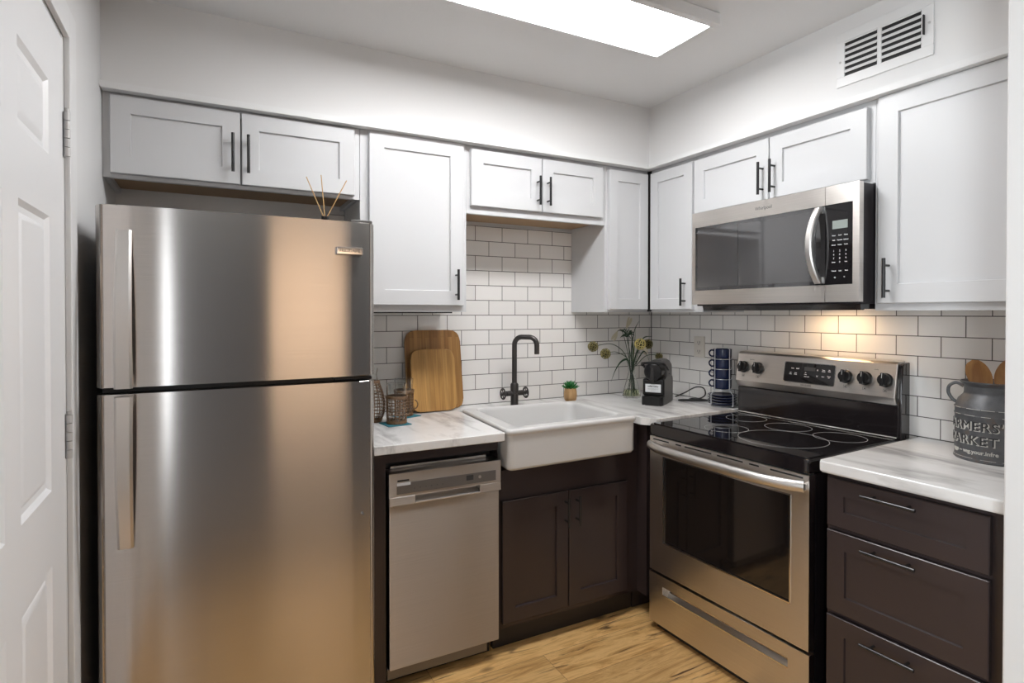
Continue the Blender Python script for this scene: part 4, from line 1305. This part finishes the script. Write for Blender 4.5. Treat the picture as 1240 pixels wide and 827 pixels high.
for a0, a1 in ((0.022, 0.112), (0.150, 0.180), (0.200, 0.335), (0.362, 0.478), (0.505, 0.545), (0.590, 0.712)):
    vs_.box(-RD - 0.0005, -RD + 0.002, -a1, -a0, 0.834, 0.8395)
L(vs_, 'vent_slots', M['slot'], odo)
hp = []
for k in range(25):
    t = k / 24
    a = 0.014 + (RW - 0.028) * t
    w = 0.010 + 0.050 * (1 - (2 * t - 1) ** 4)
    hp.append((-RD - w, -a, 0.8115))
hm = MB().tube(hp, 0.0165, 16, flat=1.2)
for a in (0.020, RW - 0.020):
    hm.box(-RD - 0.024, -RD, -a - 0.012, -a + 0.012, 0.800, 0.824, 0.004, 2)
L(hm, 'handle', M['steelbar'], odo)
L(MB().box(-RD - 0.006, -RD - 0.0005, -RW + 0.03, -0.03, 0.788, 0.7935, 0.001, 1), 'handle_lip', M['steelbar'], odo)
L(MB().box(-RD + 0.008, -RD + 0.03, -RW + 0.004, -0.004, 0.8485, 0.8555), 'vent_gap', M['slot'])
# warming drawer
wd = MB()
DH = (0.078, 0.660, 0.172, 0.206)
ring_box(wd, 0.0, RW, 0.034, 0.250, DH, -0.030, 0.0)
wdo = L(wd, 'storage_drawer', M['steelrange'])
pk = MB().prism([(-RD + 0.022, DH[3] - 0.002), (-RD + 0.022, DH[2] + 0.012), (-RD + 0.004, DH[2] + 0.001), (-RD - 0.001, DH[2] + 0.001), (-RD - 0.001, DH[2] - 0.003), (-RD + 0.026, DH[2] - 0.003), (-RD + 0.026, DH[3] - 0.002)], -DH[1], -DH[0], axis='y')
L(pk, 'finger_pull', M['chrome'], wdo)
L(MB().box(-RD + 0.03, -0.05, -RW + 0.02, -0.02, 0.001, 0.0195), 'plinth', M['slot'])

# ------------------------------------------------------------------ microwave
mw = thing('microwave', 'stainless over-the-range microwave with a curved vertical handle', 'microwave', (-0.2, -1.11, 1.415))
MY0, MY1, MZ0, MZ1 = -1.497, -0.7215, 1.427, 1.8505
XF = -0.400
MB().box(-0.374, -0.008, MY0 + 0.006, MY1 - 0.006, 1.420, 1.8495, 0.003).build('case', pbr('dark_microwave_case', (0.022, 0.018, 0.022), 0.4), mw)
dm = MB()
WO = (-1.372, -0.741, 1.490, 1.783)                                 # dark window area of the door
def slab(mb, y0, y1, z0, z1, x0=XF, x1=-0.375, r=0.0):
    return mb.box(x0, x1, y0, y1, z0, z1, r, 2)
slab(dm, -1.372, MY1, 1.783, MZ1); slab(dm, -1.372, MY1, MZ0, 1.490); slab(dm, -0.741, MY1, 1.490, 1.783)
dmo = dm.build('door', M['steelrange'], mw)
MB().box(XF + 0.0012, -0.377, -1.3715, -0.742, 1.4905, 1.7825).build('door_window', M['mwglass'], dmo)
MB().box(XF + 0.0004, XF + 0.0011, -1.335, -0.985, 1.505, 1.768).box(XF + 0.0004, XF + 0.0011, -0.980, -0.755, 1.505, 1.768).build('window_screen', pbr('perforated_screen_glass', (0.055, 0.054, 0.056), 0.045, IOR=2.0), dmo)
MB().box(XF - 0.0004, XF + 0.001, -0.752, -0.7425, 1.76, 1.7825).build('door_latch', M['slot'], dmo)
pm = MB()
slab(pm, MY0, -1.3735, 1.783, MZ1); slab(pm, MY0, -1.3735, MZ0, 1.490); slab(pm, MY0, -1.474, 1.490, 1.783)
pmo = pm.build('control_frame', M['steelrange'], mw)
ppo = MB().box(XF + 0.0005, -0.377, -1.4735, -1.3735, 1.4905, 1.7825).build('control_panel', M['blackglass'], mw)
MB().box(XF - 0.0002, XF + 0.0004, -1.456, -1.400, 1.692, 1.722).build('display', M['lcd'], ppo)
RM = Matrix.Rotation(-PI / 2, 4, 'Z') @ Matrix.Rotation(PI / 2, 4, 'X')
mt = MB()
def mwl(s, y, z, size=0.0068):
    mt.text(s, size, 0.0001, Matrix.Translation((XF + 0.0003, y, z)) @ RM, bold=0.00015)
for r_, row in enumerate((('Timer', 'Cook', 'Clock'), ('Melt', 'Popcorn', 'Defrost'), ('Reheat', 'Potato', 'Steam'))):
    for c_, s in enumerate(row):
        mwl(s, -1.405 - 0.0225 * c_, 1.668 - 0.017 * r_, 0.0055)
for r_ in range(4):
    for c_ in range(3):
        mwl(('1', '2', '3', '4', '5', '6', '7', '8', '9', 'Power', '0', 'Vent')[r_ * 3 + c_], -1.405 - 0.0225 * c_, 1.612 - 0.0135 * r_, 0.0085 if r_ < 3 or c_ == 1 else 0.005)
mwl('Cancel', -1.406, 1.540, 0.006); mwl('Light', -1.429, 1.540, 0.0055); mwl('Start', -1.452, 1.540, 0.006); mwl('o', -1.410, 1.517, 0.012); mwl('<', -1.444, 1.517, 0.010)
mt.build('lettering', M['letterwhite'], ppo)
MB().text('Whirlpool', 0.020, 0.0002, Matrix.Translation((XF - 0.0002, -1.108, 1.8175)) @ RM, sx=0.95).torus((XF - 0.0003, -1.112, 1.8175), 0.0, 0.0001, 'x', 6, 4).build('lettering', M['lettergrey'], dmo)
# handle: a bowed strap
hh = MB()
prev = None
for k in range(25):
    t = k / 24
    z = 1.496 + (1.778 - 1.496) * t
    b_ = 1 - (2 * t - 1) ** 2
    xo = XF - 0.008 - 0.040 * b_
    yo = -1.352 + 0.012 * b_
    sec = [(xo + 0.007, yo - 0.013), (xo - 0.004, yo - 0.013), (xo - 0.008, yo - 0.008), (xo - 0.008, yo + 0.008), (xo - 0.004, yo + 0.013), (xo + 0.007, yo + 0.013)]
    ring = [hh.bm.verts.new((a, b, z)) for a, b in sec]
    if prev:
        for j in range(6):
            hh.bm.faces.new((prev[j], prev[(j + 1) % 6], ring[(j + 1) % 6], ring[j]))
    else:
        hh.bm.faces.new(ring)
    prev = ring
hh.bm.faces.new(prev)
hh.box(XF - 0.006, XF + 0.001, -1.364, -1.340, 1.498, 1.520).box(XF - 0.006, XF + 0.001, -1.364, -1.340, 1.755, 1.777)
hh.build('handle', M['steelbar'], dmo)
MB().prism([(-0.372, 1.4195), (-0.366, 1.398), (-0.350, 1.398), (-0.345, 1.402), (-0.02, 1.402), (-0.02, 1.4195)], MY0 + 0.012, -0.76, axis='y').build('bottom_panel', M['enamel'], mw)
MB().box(-0.150, -0.085, -1.30, -1.10, 1.4012, 1.4018).build('lamp_lens', M['mwlamp'], mw)

# ------------------------------------------------------------------ milk can and spoons
CX, CY = -0.165, -1.795
mc = thing('milk_can_crock', 'grey metal milk can planter with embossed white-edged lettering on the right worktop', 'milk can', (CX, CY, 0.9143))
RB = 0.103
cprof2 = [(0, 0), (RB, 0), (RB + 0.003, 0.003), (RB + 0.003, 0.010), (RB, 0.012), (RB, 0.142), (RB + 0.002, 0.145), (RB, 0.148), (RB, 0.164), (RB + 0.002, 0.167), (RB - 0.001, 0.170), (RB - 0.008, 0.192), (RB - 0.022, 0.208), (RB - 0.024, 0.216), (RB - 0.024, 0.236), (RB - 0.014, 0.246), (RB - 0.012, 0.250), (RB - 0.016, 0.252), (RB - 0.027, 0.237), (RB - 0.027, 0.214), (RB - 0.004, 0.165), (RB - 0.004, 0.004), (0, 0.004)]
MB().lathe(cprof2, n=56).build('can', M['can'], mc, local=True)
wr = MB()
for zz in (0.146, 0.167, 0.0105):
    for k in range(14):
        a0 = 2 * PI * k / 14 + random.random() * 0.12
        a1 = a0 + 0.16 + random.random() * 0.24
        wr.tube([((RB + 0.0022) * math.cos(a0 + (a1 - a0) * j / 4), (RB + 0.0022) * math.sin(a0 + (a1 - a0) * j / 4), zz) for j in range(5)], 0.0007, 4)
wr.build('worn_rim', M['canwear'], mc, local=True)
va_ = math.atan2(-2.6947 - CY, -2.4203 - CX)                        # towards where one stands
def wrap(p, phi0, z0, rr):
    a = phi0 + p.x / RB
    return ((rr + p.z) * math.cos(a), (rr + p.z) * math.sin(a), z0 + p.y)
phi = va_ - math.radians(41)
for z0, s, sz in ((0.113, "FARMERS'", 0.040), (0.068, 'MARKET', 0.040)):
    MB().text(s, sz, 0.0016, None, lambda p: wrap(p + Vector((0.0024, -0.0018, 0)), phi, z0, RB + 0.0004), bold=0.0009, space=1.12).build('lettering', M['canwear'], mc, local=True)
    MB().text(s, sz, 0.0022, None, lambda p: wrap(p, phi, z0, RB + 0.0008), bold=0.0, space=1.12).build('lettering', pbr('black_raised_letters', (0.02, 0.02, 0.021), 0.5), mc, local=True)
MB().text('eggs ~ veg.your.infre', 0.0175, 0.0010, None, lambda p: wrap(p, phi + 0.1, 0.032, RB + 0.0006), bold=0.0003).build('lettering', M['canwear'], mc, local=True)
for s in (1, -1):
    a = va_ - s * math.radians(90) + math.radians(-6)
    c_, s_ = math.cos(a), math.sin(a)
    hp = bez([(0.078, 0.232), (0.100, 0.238), (0.118, 0.226), (0.122, 0.205), (0.112, 0.182), (0.100, 0.172)], 6)if False else None
    pts = bez([(0.080 * c_, 0.080 * s_, 0.230), (0.100 * c_, 0.100 * s_, 0.240), (0.118 * c_, 0.118 * s_, 0.228), (0.121 * c_, 0.121 * s_, 0.206), (0.110 * c_, 0.110 * s_, 0.184), (0.098 * c_, 0.098 * s_, 0.176)], 6)
    MB().tube(pts, 0.0052, 10).build('handle', M['can'], mc, local=True)
def spoon(foot, head, w, label):
    foot, head = Vector(foot), Vector(head)
    ax = (head - foot).normalized()
    view = (Vector((-2.42, -2.69, 1.39)) - head).normalized()
    sd = ax.cross(view).normalized()
    nr = sd.cross(ax).normalized()
    Ltot = (head - foot).length
    bl = 0.105
    t = thing('wooden_spoon', label, 'spoon', tuple(foot), group='wooden spoons in the milk can')
    MB().tube([foot, foot + ax * (Ltot - bl + 0.012)], [0.006, 0.0055], 10).build('handle', M['spoonwood'], t)
    mb = MB()
    prev = None
    n = 16
    for i in range(n + 1):
        u = i / n
        p = foot + ax * (Ltot - bl + bl * u)
        ww = max(0.0008, w * math.sqrt(max(0, 1 - (2 * u - 1) ** 2)) ** 0.9) if u > 0.12 else 0.006 + (w * 0.6 - 0.006) * u / 0.12
        dp = 0.008 * math.sin(u * PI)
        sec = []
        for k in range(9):
            s = -1 + 2 * k / 8
            sec.append(p + sd * ww * s - nr * (dp * (1 - s * s)))
        for k in range(9):
            s = 1 - 2 * k / 8
            sec.append(p + sd * ww * s * 0.98 - nr * (dp * (1 - s * s) + 0.004 * (1 - 0.6 * s * s)))
        ring = [mb.bm.verts.new(q) for q in sec]
        if prev:
            for k in range(18):
                mb.bm.faces.new((prev[k], prev[(k + 1) % 18], ring[(k + 1) % 18], ring[k]))
        else:
            mb.bm.faces.new(ring)
        prev = ring
    mb.bm.faces.new(prev)
    mb.build('bowl', M['spoonwood'], t)
spoon((CX + 0.050, CY - 0.040, 0.921), (CX - 0.018, CY + 0.056, 1.232), 0.032, 'wooden spoon with a broad oval bowl, left one in the milk can')
spoon((CX - 0.040, CY + 0.050, 0.921), (CX + 0.030, CY - 0.040, 1.240), 0.032, 'wooden spoon right behind the other one, cut off by the white wall end')
